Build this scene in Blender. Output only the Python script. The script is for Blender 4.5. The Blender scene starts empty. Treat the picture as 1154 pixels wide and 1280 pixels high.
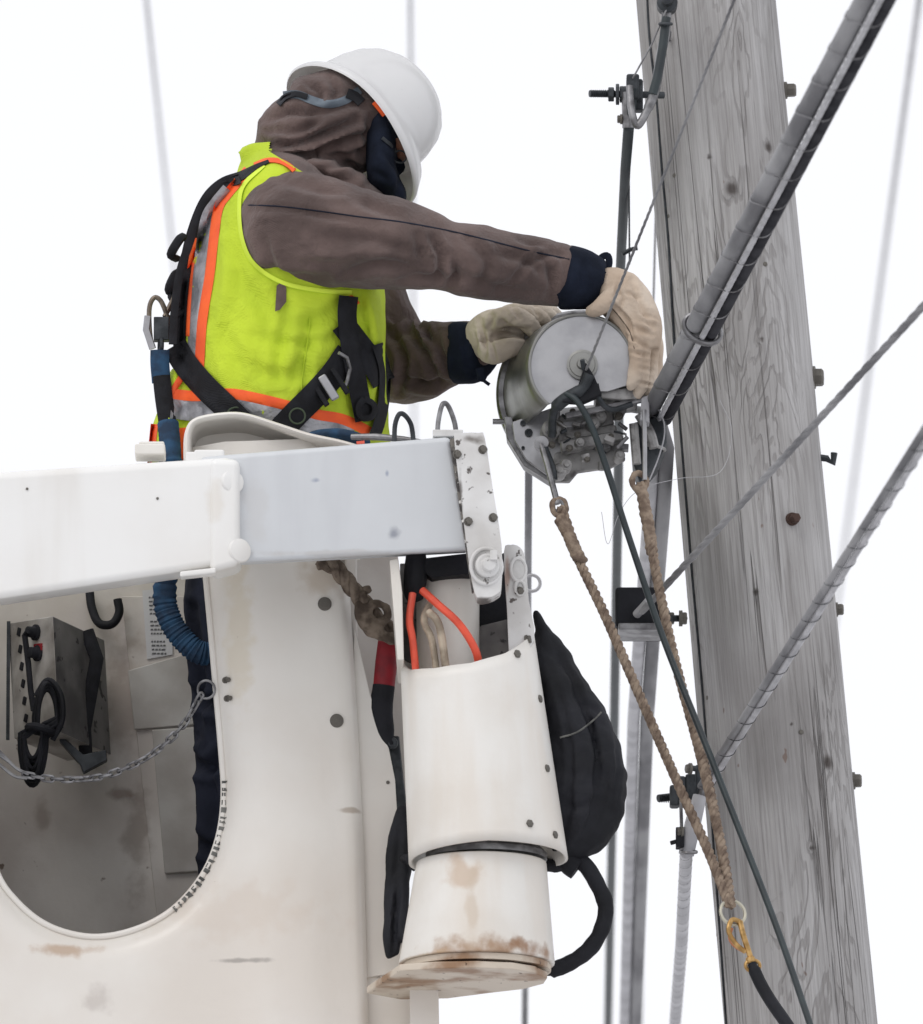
import bpy, bmesh, math, random
import numpy as np
from mathutils import Vector, Matrix, noise
from mathutils.bvhtree import BVHTree
random.seed(7)
sc = bpy.context.scene
COL = sc.collection

# ------------------------------------------------------------------ camera
PITCH = math.radians(12); DIST = 22.0; Z0 = 6.3; PXM = 740.0
F = Vector((0, math.cos(PITCH), math.sin(PITCH)))
U = Vector((0, -math.sin(PITCH), math.cos(PITCH)))
R = Vector((1, 0, 0))
CAM = Vector((0, 0, Z0)) - F * DIST
cd = bpy.data.cameras.new('camera'); cam = bpy.data.objects.new('camera', cd); COL.objects.link(cam)
cam.location = CAM; cam.rotation_euler = (math.pi/2 + PITCH, 0, 0)
cd.sensor_fit = 'VERTICAL'; cd.sensor_height = 36; cd.sensor_width = 36
cd.lens = 36 * DIST / (1280/PXM)
cd.clip_start = .5; cd.clip_end = 3000
cd.dof.use_dof = True; cd.dof.focus_distance = DIST - .1; cd.dof.aperture_fstop = 12
sc.camera = cam

# ------------------------------------------------------------------ light
w = bpy.data.worlds.new('World'); sc.world = w; w.use_nodes = True
nt = w.node_tree; nt.nodes.clear()
sky = nt.nodes.new('ShaderNodeTexSky'); sky.sky_type = 'NISHITA'; sky.sun_disc = False
SUN_EL, SUN_AZ = math.radians(48), math.radians(215)
sky.sun_elevation = SUN_EL; sky.sun_rotation = SUN_AZ; sky.dust_density = 6
cl = nt.nodes.new('ShaderNodeMix'); cl.data_type = 'RGBA'; cl.inputs[0].default_value = .93
cl.inputs[7].default_value = (9.75, 9.8, 10.15, 1)
bgn = nt.nodes.new('ShaderNodeBackground'); bgn.inputs[1].default_value = .108
wo = nt.nodes.new('ShaderNodeOutputWorld')
nt.links.new(sky.outputs[0], cl.inputs[6]); nt.links.new(cl.outputs[2], bgn.inputs[0]); nt.links.new(bgn.outputs[0], wo.inputs[0])
sd = bpy.data.lights.new('sun', 'SUN'); sd.energy = .6; sd.angle = math.radians(25); sd.color = (1, .97, .93)
so = bpy.data.objects.new('sun', sd); COL.objects.link(so)
sdir = Vector((math.sin(SUN_AZ)*math.cos(SUN_EL), math.cos(SUN_AZ)*math.cos(SUN_EL), math.sin(SUN_EL)))
so.rotation_euler = (-sdir).to_track_quat('-Z', 'Y').to_euler(); so.location = (-5, -5, 20)
sc.view_settings.view_transform = 'Standard'; sc.view_settings.look = 'None'
sc.view_settings.exposure = 0; sc.view_settings.gamma = 1; sc.view_settings.use_curve_mapping = False

# ------------------------------------------------------------------ measuring
def P(px, py, y=0.0):
    d = F*DIST + R*((px-577)/PXM) + U*((640-py)/PXM)
    t = (y - CAM.y)/d.y
    return CAM + d*t
def S(y):                      # metres per photo pixel at depth y
    return (DIST + y*math.cos(PITCH))/(DIST*PXM)
def proj(co):                  # Nx3 -> px,py
    v = co - np.array(CAM)
    d = v @ np.array(F)
    return np.stack([577 + (v @ np.array(R))/d*DIST*PXM, 640 - (v @ np.array(U))/d*DIST*PXM], 1)

# ------------------------------------------------------------------ objects
ROOTLOC = {}
def tag(o, label=None, cat=None, group=None, kind=None):
    if label: o['label'] = label
    if cat: o['category'] = cat
    if group: o['group'] = group
    if kind: o['kind'] = kind
    return o
def thing(name, label, cat, loc, group=None):
    o = bpy.data.objects.new(name, None); COL.objects.link(o); o.location = loc
    o.empty_display_size = .1
    ROOTLOC[o.name] = Vector(loc)
    return tag(o, label, cat, group)
def rootloc(o):
    while o is not None and o.parent is not None: o = o.parent
    return ROOTLOC[o.name] if o is not None else Vector()

class MB:
    def __init__(s): s.v = []; s.f = []; s.m = []; s.mi = 0
    def add(s, vs, fs):
        n = len(s.v); s.v += [Vector(a) for a in vs]
        s.f += [tuple(i+n for i in f) for f in fs]; s.m += [s.mi]*len(fs); return s
    def build(s, name, mats, parent=None, smooth=True, bevel=0, angle=35, subsurf=0):
        if not isinstance(mats, (list, tuple)): mats = [mats]
        if parent is None:
            xs = [v.x for v in s.v]; ys = [v.y for v in s.v]; zs = [v.z for v in s.v]
            loc = Vector(((min(xs)+max(xs))/2, (min(ys)+max(ys))/2, min(zs)))
        else: loc = rootloc(parent)
        me = bpy.data.meshes.new(name)
        me.from_pydata([tuple(v-loc) for v in s.v], [], s.f)
        for m_ in mats: me.materials.append(m_)
        me.polygons.foreach_set('material_index', s.m)
        bm = bmesh.new(); bm.from_mesh(me); bmesh.ops.recalc_face_normals(bm, faces=bm.faces); bm.to_mesh(me); bm.free()
        o = bpy.data.objects.new(name, me); COL.objects.link(o)
        if parent is None: o.location = loc; ROOTLOC[o.name] = loc
        else: o.parent = parent
        if smooth:
            me.shade_smooth()
            if bevel == 0: me.set_sharp_from_angle(angle=math.radians(angle))
        if bevel:
            b = o.modifiers.new('bevel', 'BEVEL'); b.width = bevel; b.segments = 3; b.limit_method = 'ANGLE'; b.angle_limit = math.radians(30)
            b.harden_normals = False
            me.shade_smooth()
            wn = o.modifiers.new('wn', 'WEIGHTED_NORMAL'); wn.keep_sharp = False
        if subsurf:
            q = o.modifiers.new('ss', 'SUBSURF'); q.levels = subsurf; q.render_levels = subsurf
        return o
    # ---- shapes
    def box(s, c, size, rot=None):
        c = Vector(c); hx, hy, hz = size[0]/2, size[1]/2, size[2]/2
        vs = [Vector((x*hx, y*hy, z*hz)) for x in (-1, 1) for y in (-1, 1) for z in (-1, 1)]
        if rot is not None: vs = [rot @ v for v in vs]
        return s.add([v+c for v in vs], [(0,1,3,2),(4,6,7,5),(0,4,5,1),(2,3,7,6),(0,2,6,4),(1,5,7,3)])
    def prism(s, poly, y0, y1, hole=None):      # polygon given in photo pixels at depth y0, thickened straight back to y1
        a = [P(x, y, y0) for x, y in poly]; b = [p + Vector((0, y1-y0, 0)) for p in a]; n = len(a)
        tri = bpy_tess(poly)
        s.add(a+b, [t for t in tri] + [tuple(i+n for i in reversed(t)) for t in tri] + [(i, (i+1) % n, (i+1) % n + n, i+n) for i in range(n)])
        return s
    def rings(s, rs, cap=True, closed=True):
        n = len(rs[0]); base = len(s.v); vs = [p for r in rs for p in r]; fs = []
        for i in range(len(rs)-1):
            for j in range(n if closed else n-1):
                k = (j+1) % n
                fs.append((i*n+j, i*n+k, (i+1)*n+k, (i+1)*n+j))
        if cap and closed:
            fs.append(tuple(range(n))); fs.append(tuple(reversed(range((len(rs)-1)*n, len(rs)*n))))
        return s.add(vs, fs)
    def tube(s, pts, r, n=8, flat=1.0, cap=True, jit=None):
        pts = [Vector(p) for p in pts]; k = len(pts)
        rr = r if isinstance(r, (list, tuple)) else [r]*k
        t = [(pts[min(i+1, k-1)]-pts[max(i-1, 0)]).normalized() for i in range(k)]
        a = Vector((0, -1, 0)) if abs(t[0].y) < .95 else Vector((1, 0, 0))
        nrm = (a - t[0]*a.dot(t[0])).normalized(); rs = []
        for i in range(k):
            nrm = (nrm - t[i]*nrm.dot(t[i])).normalized(); b = t[i].cross(nrm)
            rs.append([pts[i] + (nrm*math.cos(q)*flat + b*math.sin(q))*rr[i]*(1 if jit is None else jit(i, q)) for q in [2*math.pi*j/n for j in range(n)]])
        return s.rings(rs, cap)
    def torus(s, c, nrm, Rr, r, n=28, m=8, sx=1.0, up=None):
        c = Vector(c); nrm = Vector(nrm).normalized()
        u_ = Vector(up) if up is not None else (Vector((0, 0, 1)) if abs(nrm.z) < .9 else Vector((1, 0, 0)))
        u_ = (u_ - nrm*u_.dot(nrm)).normalized(); v_ = nrm.cross(u_)
        rs = []
        for i in range(n):
            q = 2*math.pi*i/n; cc = c + u_*math.cos(q)*Rr*sx + v_*math.sin(q)*Rr
            o_ = (u_*math.cos(q) + v_*math.sin(q)).normalized()
            rs.append([cc + (o_*math.cos(w_) + nrm*math.sin(w_))*r for w_ in [2*math.pi*j/m for j in range(m)]])
        rs.append(rs[0]); return s.rings(rs, cap=False)
    def lathe(s, c, axis, prof, n=32, a0=0, a1=2*math.pi, up=None, cap=True):  # prof: (along axis, radius)
        c = Vector(c); ax = Vector(axis).normalized()
        u_ = Vector(up) if up is not None else (Vector((0, 0, 1)) if abs(ax.z) < .9 else Vector((1, 0, 0)))
        u_ = (u_ - ax*u_.dot(ax)).normalized(); v_ = ax.cross(u_)
        full = abs(a1-a0-2*math.pi) < 1e-4
        k = n if full else n+1
        rs = [[c + ax*h + (u_*math.cos(q)+v_*math.sin(q))*r_ for q in [a0+(a1-a0)*j/n for j in range(k)]] for h, r_ in prof]
        return s.rings(rs, cap and full, full)
    def bvh(s): return BVHTree.FromPolygons(s.v, s.f)

def bpy_tess(poly):
    from mathutils.geometry import tessellate_polygon
    return [tuple(t) for t in tessellate_polygon([[Vector((x, y, 0)) for x, y in poly]])]
def crom(pts, n=8, closed=False):       # catmull-rom through tuples of any size
    pts = [np.array(p, float) for p in pts]; out = []; k = len(pts)
    rng = range(k if closed else k-1)
    for i in rng:
        p0 = pts[(i-1) % k] if closed or i > 0 else 2*pts[0]-pts[1]
        p1 = pts[i]; p2 = pts[(i+1) % k]
        p3 = pts[(i+2) % k] if closed or i+2 < k else 2*pts[-1]-pts[-2]
        for j in range(n):
            t = j/n
            out.append(.5*((2*p1)+(-p0+p2)*t+(2*p0-5*p1+4*p2-p3)*t*t+(-p0+3*p1-3*p2+p3)*t**3))
    if not closed: out.append(pts[-1])
    return out
def PP(pts, n=8):                       # (px,py,y) list -> smooth world path
    return [P(*q) for q in crom(pts, n)]
def loft(mb, secs, n=28, sub=5):        # secs: (px,py,y,half width px, half depth m)
    q = crom(secs, sub); c = [P(a[0], a[1], a[2]) for a in q]; k = len(c); rs = []
    for i in range(k):
        t = (c[min(i+1, k-1)]-c[max(i-1, 0)]).normalized()
        sd_ = t.cross(Vector((0, 1, 0))).normalized(); dp = sd_.cross(t).normalized()
        a, b = max(q[i][3], 1)*S(q[i][2]), max(q[i][4], .003)
        rs.append([c[i] + sd_*math.cos(w_)*a + dp*math.sin(w_)*b for w_ in [2*math.pi*j/n for j in range(n)]])
    return mb.rings(rs)
def remesh(mb, voxel, smooth=4, folds=None, nz=None):
    me = bpy.data.meshes.new('tmp'); me.from_pydata([tuple(v) for v in mb.v], [], mb.f)
    bm = bmesh.new(); bm.from_mesh(me); bmesh.ops.recalc_face_normals(bm, faces=bm.faces); bm.to_mesh(me); bm.free()
    o = bpy.data.objects.new('tmp', me); COL.objects.link(o)
    m_ = o.modifiers.new('r', 'REMESH'); m_.mode = 'VOXEL'; m_.voxel_size = voxel
    s_ = o.modifiers.new('s', 'SMOOTH'); s_.iterations = smooth; s_.factor = .6
    dg = bpy.context.evaluated_depsgraph_get(); dg.update()
    e = bpy.data.meshes.new_from_object(o.evaluated_get(dg))
    bpy.data.objects.remove(o); bpy.data.meshes.remove(me)
    nv = len(e.vertices); co = np.empty(nv*3); e.vertices.foreach_get('co', co); co = co.reshape(-1, 3)
    no = np.empty(nv*3); e.vertices.foreach_get('normal', no); no = no.reshape(-1, 3)
    d = np.zeros(nv)
    if nz:
        for amp, sc_, st in nz:
            d += amp*np.array([noise.noise(Vector((c[0]*st[0], c[1]*st[1], c[2]*st[2]))*sc_) for c in co])
    if folds:
        pp = proj(co); vis = np.clip(-no[:, 1]*3, 0, 1)
        for seg, wd, amp in folds:
            best = np.full(nv, 1e9); tt = np.zeros(nv)
            seg = [p[:2] for p in crom(seg, 4)] if len(seg) > 2 else [np.array(p, float) for p in seg]
            for i in range(len(seg)-1):
                a = seg[i]; ab = seg[i+1]-a
                t = np.clip(((pp-a)@ab)/(ab@ab+1e-9), 0, 1)
                dd = np.linalg.norm(pp-a-t[:, None]*ab, axis=1)
                u = dd < best; best[u] = dd[u]; tt[u] = (i+t[u])/(len(seg)-1)
            env = np.sin(np.clip(tt, .06, .94)*math.pi)**.5
            x = best/wd
            d += vis*env*amp*(np.exp(-x*x) - .45*np.exp(-((x-1.9)**2)*1.2))
    co += no*d[:, None]
    out = MB(); out.v = [Vector(c) for c in co]
    out.f = [tuple(p.vertices) for p in e.polygons]; out.m = [0]*len(out.f)
    bpy.data.meshes.remove(e); return out
def cast(trees, px, py):
    d = (F*DIST + R*((px-577)/PXM) + U*((640-py)/PXM)).normalized()
    best = None
    for t in trees:
        h = t.ray_cast(CAM, d)
        if h[0] is not None and (best is None or h[3] < best[3]): best = h
    return best
def ribbon(mb, trees, pts, wid, off=.003, th=.003, nw=5, sm=2, step=5):  # a strap laid on a surface; pts in photo pixels
    q = crom([(p[0], p[1], (p[2] if len(p) > 2 else wid)) for p in pts], 8)
    L = [0]
    for i in range(1, len(q)): L.append(L[-1]+float(np.linalg.norm(q[i][:2]-q[i-1][:2])))
    k = max(3, int(L[-1]/step)); q = [np.array([np.interp(L[-1]*i/k, L, [a[j] for a in q]) for j in range(3)]) for i in range(k+1)]
    D = np.full((k+1, nw), np.nan)
    XY = np.zeros((k+1, nw, 2))
    for i in range(k+1):
        t = q[min(i+1, k)][:2]-q[max(i-1, 0)][:2]; t = t/(np.linalg.norm(t)+1e-9); nn = np.array([-t[1], t[0]])
        for j in range(nw):
            xy = q[i][:2] + nn*q[i][2]*(j/(nw-1)-.5); XY[i, j] = xy
            h = cast(trees, xy[0], xy[1])
            if h: D[i, j] = h[0].y
    if np.all(np.isnan(D)): D[:] = 0
    m_ = np.isnan(D)
    for i in range(k+1):
        if m_[i].any() and not m_[i].all(): D[i][m_[i]] = np.nanmean(D[i])
    rows = [i for i in range(k+1) if not np.isnan(D[i]).any()]
    for i in range(k+1):
        if np.isnan(D[i]).any(): D[i] = D[min(rows, key=lambda r_: abs(r_-i))]
    for _ in range(sm):
        E = D.copy(); E[1:-1] = (D[:-2]+D[1:-1]*2+D[2:])/4; D = np.minimum(E, D) if _ == 0 else E
    top = [[P(XY[i, j, 0], XY[i, j, 1], D[i, j]-off-(.0 if 0 < j < nw-1 else -.001)) for j in range(nw)] for i in range(k+1)]
    bot = [[p+Vector((0, th, 0)) for p in r_] for r_ in top]
    return mb.rings([t_+b_[::-1] for t_, b_ in zip(top, bot)])

# ------------------------------------------------------------------ materials
def lin(r, g, b): return tuple((c/255/12.92 if c/255 <= .04045 else ((c/255+.055)/1.055)**2.4) for c in (r, g, b))
MATS = {}
def mat(name, col, rough=.6, metal=0, c2=None, nsc=8, stretch=(1, 1, 1), nlo=.35, nhi=.65, bump=0, bsc=60, bst=(1, 1, 1), bump2=0, b2sc=8,
        specks=None, speck_sc=90, speck_th=.68, spec=.5, stains=None, sheen=0, weave=0, rvar=0, streak=None, coat=0):
    m = bpy.data.materials.new(name); m.use_nodes = True; t = m.node_tree; n = t.nodes; l = t.links
    b = n['Principled BSDF']; b.inputs['Roughness'].default_value = rough; b.inputs['Metallic'].default_value = metal
    b.inputs['Specular IOR Level'].default_value = spec; b.inputs['Sheen Weight'].default_value = sheen; b.inputs['Coat Weight'].default_value = coat
    tc = n.new('ShaderNodeTexCoord')
    def mp(sv):
        q = n.new('ShaderNodeMapping'); q.inputs['Scale'].default_value = sv; l.new(tc.outputs['Object'], q.inputs[0]); return q.outputs[0]
    def nz(vec, s, det=4, ds=0):
        q = n.new('ShaderNodeTexNoise'); q.inputs['Scale'].default_value = s; q.inputs['Detail'].default_value = det; q.inputs['Distortion'].default_value = ds
        l.new(vec, q.inputs['Vector']); return q.outputs['Fac']
    def ramp(v, lo, hi):
        q = n.new('ShaderNodeMapRange'); q.interpolation_type = 'SMOOTHSTEP'; q.inputs[1].default_value = lo; q.inputs[2].default_value = hi; l.new(v, q.inputs[0]); return q.outputs[0]
    def mix(f, a, c):
        q = n.new('ShaderNodeMix'); q.data_type = 'RGBA'; l.new(f, q.inputs[0])
        if isinstance(a, tuple): q.inputs[6].default_value = (*a, 1)
        else: l.new(a, q.inputs[6])
        if isinstance(c, tuple): q.inputs[7].default_value = (*c, 1)
        else: l.new(c, q.inputs[7])
        return q.outputs[2]
    def mul(a, c):
        q = n.new('ShaderNodeMath'); q.operation = 'MULTIPLY'
        for i, x in enumerate((a, c)):
            if isinstance(x, (int, float)): q.inputs[i].default_value = x
            else: l.new(x, q.inputs[i])
        return q.outputs[0]
    cur = col
    if c2: cur = mix(ramp(nz(mp(stretch), nsc, 5), nlo, nhi), col, c2)
    if streak: cur = mix(mul(ramp(nz(mp((1, 1, .12)), streak[1], 5), .5, .72), streak[2]), cur, streak[0])
    if stains:                         # rust or grime with a place of its own: (point, radii, colour, strength)
        geo = n.new('ShaderNodeNewGeometry'); wob = nz(mp((1, 1, 1)), 30, 12)
        for (pt, rad, sc_c, st) in stains:
            a = n.new('ShaderNodeVectorMath'); a.operation = 'SUBTRACT'; l.new(geo.outputs['Position'], a.inputs[0]); a.inputs[1].default_value = pt
            d = n.new('ShaderNodeVectorMath'); d.operation = 'DIVIDE'; l.new(a.outputs[0], d.inputs[0]); d.inputs[1].default_value = rad
            e = n.new('ShaderNodeVectorMath'); e.operation = 'LENGTH'; l.new(d.outputs[0], e.inputs[0])
            g = n.new('ShaderNodeMath'); g.operation = 'MULTIPLY_ADD'; l.new(wob, g.inputs[0]); g.inputs[1].default_value = 1.9; g.inputs[2].default_value = -.95
            h = n.new('ShaderNodeMath'); h.operation = 'ADD'; l.new(e.outputs[1], h.inputs[0]); l.new(g.outputs[0], h.inputs[1])
            cur = mix(mul(ramp(h.outputs[0], 1.0, .25), st), cur, sc_c)
    if specks: cur = mix(ramp(nz(mp((1, 1, 1)), speck_sc, 3), speck_th, speck_th+.05), cur, specks)
    if isinstance(cur, tuple): b.inputs['Base Color'].default_value = (*cur, 1)
    else: l.new(cur, b.inputs['Base Color'])
    if rvar:
        q = n.new('ShaderNodeMapRange'); q.inputs[3].default_value = rough-rvar; q.inputs[4].default_value = rough+rvar; l.new(nz(mp((1, 1, 1)), 14), q.inputs[0]); l.new(q.outputs[0], b.inputs['Roughness'])
    last = None
    for (st, v) in ((bump2, lambda: nz(mp((1, 1, 1)), b2sc, 4, .6)), (bump, lambda: nz(mp(bst), bsc, 6))):
        if st:
            q = n.new('ShaderNodeBump'); q.inputs['Strength'].default_value = 1; q.inputs['Distance'].default_value = st; l.new(v(), q.inputs['Height'])
            if last: l.new(last, q.inputs['Normal'])
            last = q.outputs[0]
    if weave:
        q = n.new('ShaderNodeBump'); q.inputs['Distance'].default_value = weave; wv = n.new('ShaderNodeTexWave'); wv.inputs['Scale'].default_value = 260; wv.bands_direction = 'DIAGONAL'; wv.inputs['Distortion'].default_value = 1
        l.new(tc.outputs['Object'], wv.inputs['Vector']); l.new(wv.outputs['Fac'], q.inputs['Height'])
        if last: l.new(last, q.inputs['Normal'])
        last = q.outputs[0]
    if last: l.new(last, b.inputs['Normal'])
    MATS[name] = m; return m

STAIN = lin(140, 100, 66)
m_jacket = mat('jacket_canvas', lin(110, 94, 90), .9, c2=lin(86, 73, 70), nsc=10, bump=.0014, bsc=130, bump2=.012, b2sc=17, sheen=.15, weave=.0003, spec=.2)
m_vest = mat('vest_lime', (.60, .76, .045), .75, c2=(.50, .65, .04), nsc=7, bump=.0008, bsc=260, bump2=.014, b2sc=13, weave=.0003, specks=lin(90, 90, 40), speck_sc=90, speck_th=.80, spec=.25)
m_vestedge = mat('vest_binding', (.68, .86, .06), .7, bump=.0004)
m_orange = mat('vest_orange', lin(255, 104, 40), .7, c2=lin(240, 90, 40), nsc=20, bump=.0006, bsc=200)
m_silver = mat('reflective_tape', lin(170, 170, 175), .4, c2=lin(120, 121, 126), nsc=26, bump=.0008, bsc=150, metal=.35, bump2=.006, b2sc=30)
m_black = mat('black_webbing', lin(36, 37, 42), .8, c2=lin(24, 24, 28), nsc=30, bump=.0006, bsc=300, weave=.0003, spec=.3)
m_black2 = mat('black_vinyl', lin(36, 37, 43), .7, c2=lin(23, 24, 28), nsc=10, bump=.002, bsc=40, bump2=.004, b2sc=18, spec=.25)
m_navy = mat('navy_fleece', lin(30, 36, 50), .95, c2=lin(22, 27, 38), nsc=20, bump=.001, bsc=160, spec=.15)
m_trouser = mat('navy_trouser', lin(42, 46, 60), .9, c2=lin(30, 33, 44), nsc=6, bump=.001, bsc=120, bump2=.008, b2sc=10, spec=.2)
m_glove = mat('leather_glove', lin(208, 194, 178), .9, c2=lin(178, 160, 142), nsc=9, bump=.0012, bsc=160, bump2=.004, b2sc=30, spec=.25)
m_glove2 = mat('grey_glove', lin(206, 196, 182), .9, c2=lin(172, 160, 146), nsc=9, bump=.0012, bsc=160, bump2=.004, b2sc=30, spec=.25)
m_hat = mat('hat_white', (.88, .89, .90), .22, c2=(.83, .84, .85), nsc=5, specks=(.5, .5, .5), speck_sc=70, speck_th=.73, coat=.3)
m_skin = mat('skin', lin(150, 105, 85), .6)
m_blueband = mat('goggle_band', lin(105, 116, 126), .7, c2=lin(80, 90, 100), nsc=30, bump=.0005)
m_blue = mat('blue_webbing', lin(32, 72, 105), .8, c2=lin(20, 45, 70), nsc=40, bump=.001, bsc=120)
m_white = mat('white_paint', lin(230, 228, 222), .4, c2=lin(218, 213, 204), nsc=4, bump=.0006, bsc=30, specks=lin(150, 130, 110), speck_sc=55, speck_th=.74, streak=(lin(205, 190, 170), 9, .5), rvar=.1, coat=.1)
m_boom = mat('boom_paint', lin(236, 236, 234), .4, c2=lin(228, 226, 222), nsc=3, streak=(lin(214, 210, 203), 7, .55), bump=.0004, bsc=20, specks=lin(170, 160, 150), speck_sc=45, speck_th=.77, rvar=.1, coat=.2,
             stains=[(tuple(P(270, 625, -.6)), (.02, .2, .05), lin(222, 217, 208), .6)])
m_wall = mat('fibreglass', lin(232, 229, 223), .4, c2=lin(220, 213, 204), nsc=2.2, bump=.001, bsc=22, bump2=.003, b2sc=5, specks=lin(140, 125, 110), speck_sc=40, speck_th=.765, rvar=.1, coat=.15,
             stains=[(tuple(P(85, 1186, -.33)), (.08, .3, .014), lin(170, 135, 100), .65), (tuple(P(300, 1200, -.33)), (.065, .3, .006), lin(130, 124, 120), .6),
                     (tuple(P(300, 780, -.33)), (.03, .3, .2), lin(215, 204, 182), .6), (tuple(P(440, 1010, -.33)), (.03, .3, .006), lin(150, 130, 110), .6),
                     (tuple(P(120, 1250, -.33)), (.03, .3, .03), lin(190, 182, 175), .6), (tuple(P(300, 1140, -.33)), (.2, .3, .06), lin(214, 203, 191), .6),
                     (tuple(P(410, 720, -.33)), (.06, .3, .04), lin(190, 175, 155), .6)])
m_inner = mat('bucket_lining', lin(214, 210, 205), .6, c2=lin(190, 183, 177), nsc=5, bump=.001, bsc=40, specks=lin(110, 95, 85), speck_sc=30, speck_th=.70,
              stains=[(tuple(P(150, 860, .3)), (.06, .3, .15), lin(140, 124, 112), .6), (tuple(P(50, 1010, .3)), (.02, .3, .04), lin(130, 115, 105), .5), (tuple(P(172, 1040, .3)), (.03, .3, .12), lin(130, 116, 106), .55), (tuple(P(150, 985, .3)), (.03, .3, .015), lin(110, 90, 78), .6)])
m_panel = mat('liner_panel', lin(188, 186, 182), .6, c2=lin(165, 160, 155), nsc=9, bump=.0006)
m_cyl = mat('housing_paint', lin(231, 229, 224), .42, c2=lin(221, 216, 208), nsc=5, bump=.0006, bsc=40, specks=lin(150, 130, 110), speck_sc=50, speck_th=.745, rvar=.1, streak=(lin(215, 203, 188), 12, .4),
            stains=[(tuple(P(605, 1196, -.6)), (.12, .3, .045), lin(158, 124, 92), .85), (tuple(P(610, 1200, -.6)), (.08, .3, .02), lin(110, 80, 56), .7), (tuple(P(575, 1085, -.6)), (.035, .3, .04), lin(196, 172, 148), .7), (tuple(P(590, 1140, -.6)), (.014, .3, .09), lin(200, 184, 165), .6),
                    (tuple(P(530, 1195, -.6)), (.07, .3, .016), lin(190, 160, 125), .8), (tuple(P(660, 1200, -.45)), (.06, .3, .02), STAIN, .8)])
m_plate = mat('plate_dirty', lin(206, 194, 178), .5, c2=lin(146, 114, 86), nsc=12, nlo=.46, nhi=.68, bump=.001, bsc=60, specks=lin(90, 68, 50), speck_sc=70, speck_th=.66)
m_silverpaint = mat('silver_panel', lin(208, 211, 214), .45, c2=lin(200, 203, 206), nsc=3, bump=.0003, bsc=30, specks=lin(160, 162, 170), speck_sc=20, speck_th=.74, metal=.1, rvar=.08, streak=(lin(192, 194, 198), 16, .4),
    stains=[(tuple(P(395, 601, -.58)), (.012, .3, .008), lin(140, 148, 168), .8), (tuple(P(492, 668, -.58)), (.014, .3, .016), lin(130, 134, 146), .8), (tuple(P(420, 692, -.58)), (.2, .3, .008), lin(180, 178, 176), .6), (tuple(P(484, 592, -.58)), (.005, .3, .008), lin(140, 148, 168), .8), (tuple(P(320, 640, -.58)), (.03, .3, .08), lin(196, 196, 196), .5)])
m_chipped = mat('chipped_white', lin(222, 222, 221), .45, c2=lin(196, 194, 191), nsc=8, specks=lin(84, 78, 74), speck_sc=60, speck_th=.635, stains=[(tuple(P(590, 548, -.62)), (.03, .2, .012), lin(110, 104, 98), .9), (tuple(P(575, 640, -.62)), (.006, .2, .1), lin(90, 84, 80), .9), (tuple(P(604, 748, -.62)), (.03, .2, .006), lin(90, 84, 80), .9), (tuple(P(634, 720, -.5)), (.006, .2, .05), lin(150, 110, 90), .7)], bump=.001, bsc=60)
m_gapshade = mat('gap_shade_strip', lin(66, 63, 62), .7, c2=lin(120, 116, 110), nsc=60, nlo=.45, nhi=.6, specks=lin(220, 218, 214), speck_sc=80, speck_th=.6)
m_steel = mat('steel', lin(150, 150, 152), .42, metal=.75, c2=lin(105, 104, 106), nsc=40, bump=.0006, bsc=120, rvar=.15)
m_alu = mat('brushed_alu', lin(172, 172, 174), .34, metal=.7, c2=lin(154, 154, 157), nsc=18, stretch=(1, 1, 1), bump=.0003, bsc=120, rvar=.12)
m_lcover = mat('lasher_cover', lin(140, 140, 137), .36, metal=.6, c2=lin(112, 112, 109), nsc=7, nlo=.4, nhi=.6, bump=.0004, bsc=50, rvar=.12)
m_mech = mat('mechanism', lin(158, 157, 156), .5, metal=.35, c2=lin(92, 90, 90), nsc=40, nlo=.42, nhi=.7, bump=.0012, bsc=80, rvar=.15)
m_darkmetal = mat('dark_steel', lin(66, 70, 74), .55, metal=.4, c2=lin(44, 48, 52), nsc=40, bump=.0008, bsc=120)
m_bolt = mat('bolt_zinc', lin(128, 126, 120), .5, metal=.5, c2=lin(86, 80, 74), nsc=90, bump=.0006, bsc=200)
m_rusty = mat('rusty_steel', lin(92, 66, 56), .8, c2=lin(60, 46, 42), nsc=80, bump=.001, bsc=200)
m_cable = mat('cable_grey', lin(152, 152, 154), .7, c2=lin(108, 108, 111), nsc=12, stretch=(1, .2, 1), bump=.0006, bsc=60, spec=.15)
m_cabled = mat('cable_dark', lin(50, 50, 54), .95, c2=lin(66, 66, 70), nsc=14, bump=.0005, bsc=60, spec=.03)
m_cablel = mat('cable_light', lin(186, 186, 190), .5, c2=lin(160, 160, 164), nsc=14, bump=.0004, bsc=60)
m_green = mat('green_black_jacket', lin(34, 42, 46), .5, c2=lin(44, 54, 57), nsc=20)
m_rope = mat('manila_rope', lin(158, 142, 126), .95, c2=lin(116, 101, 90), nsc=60, bump=.0012, bsc=260, spec=.1)
m_rope2 = mat('old_rope', lin(128, 116, 104), .95, c2=lin(84, 74, 66), nsc=50, bump=.0015, bsc=200, spec=.1)
m_brass = mat('brass', lin(205, 168, 110), .35, metal=.7, c2=lin(160, 125, 75), nsc=60)
m_ring = mat('nickel_ring', lin(190, 186, 170), .35, metal=.7)
m_red = mat('red_grip', lin(150, 18, 34), .55, c2=lin(110, 14, 28), nsc=20, bump=.0004)
m_hose = mat('orange_hose', lin(232, 88, 62), .4, c2=lin(205, 75, 52), nsc=30)
m_beige = mat('beige_hose', lin(190, 176, 156), .6, c2=lin(140, 128, 112), nsc=40)
m_box = mat('box_grey', lin(205, 202, 198), .5, metal=.2, c2=lin(135, 130, 125), nsc=10, specks=lin(80, 76, 74), speck_sc=60, speck_th=.68)
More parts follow.
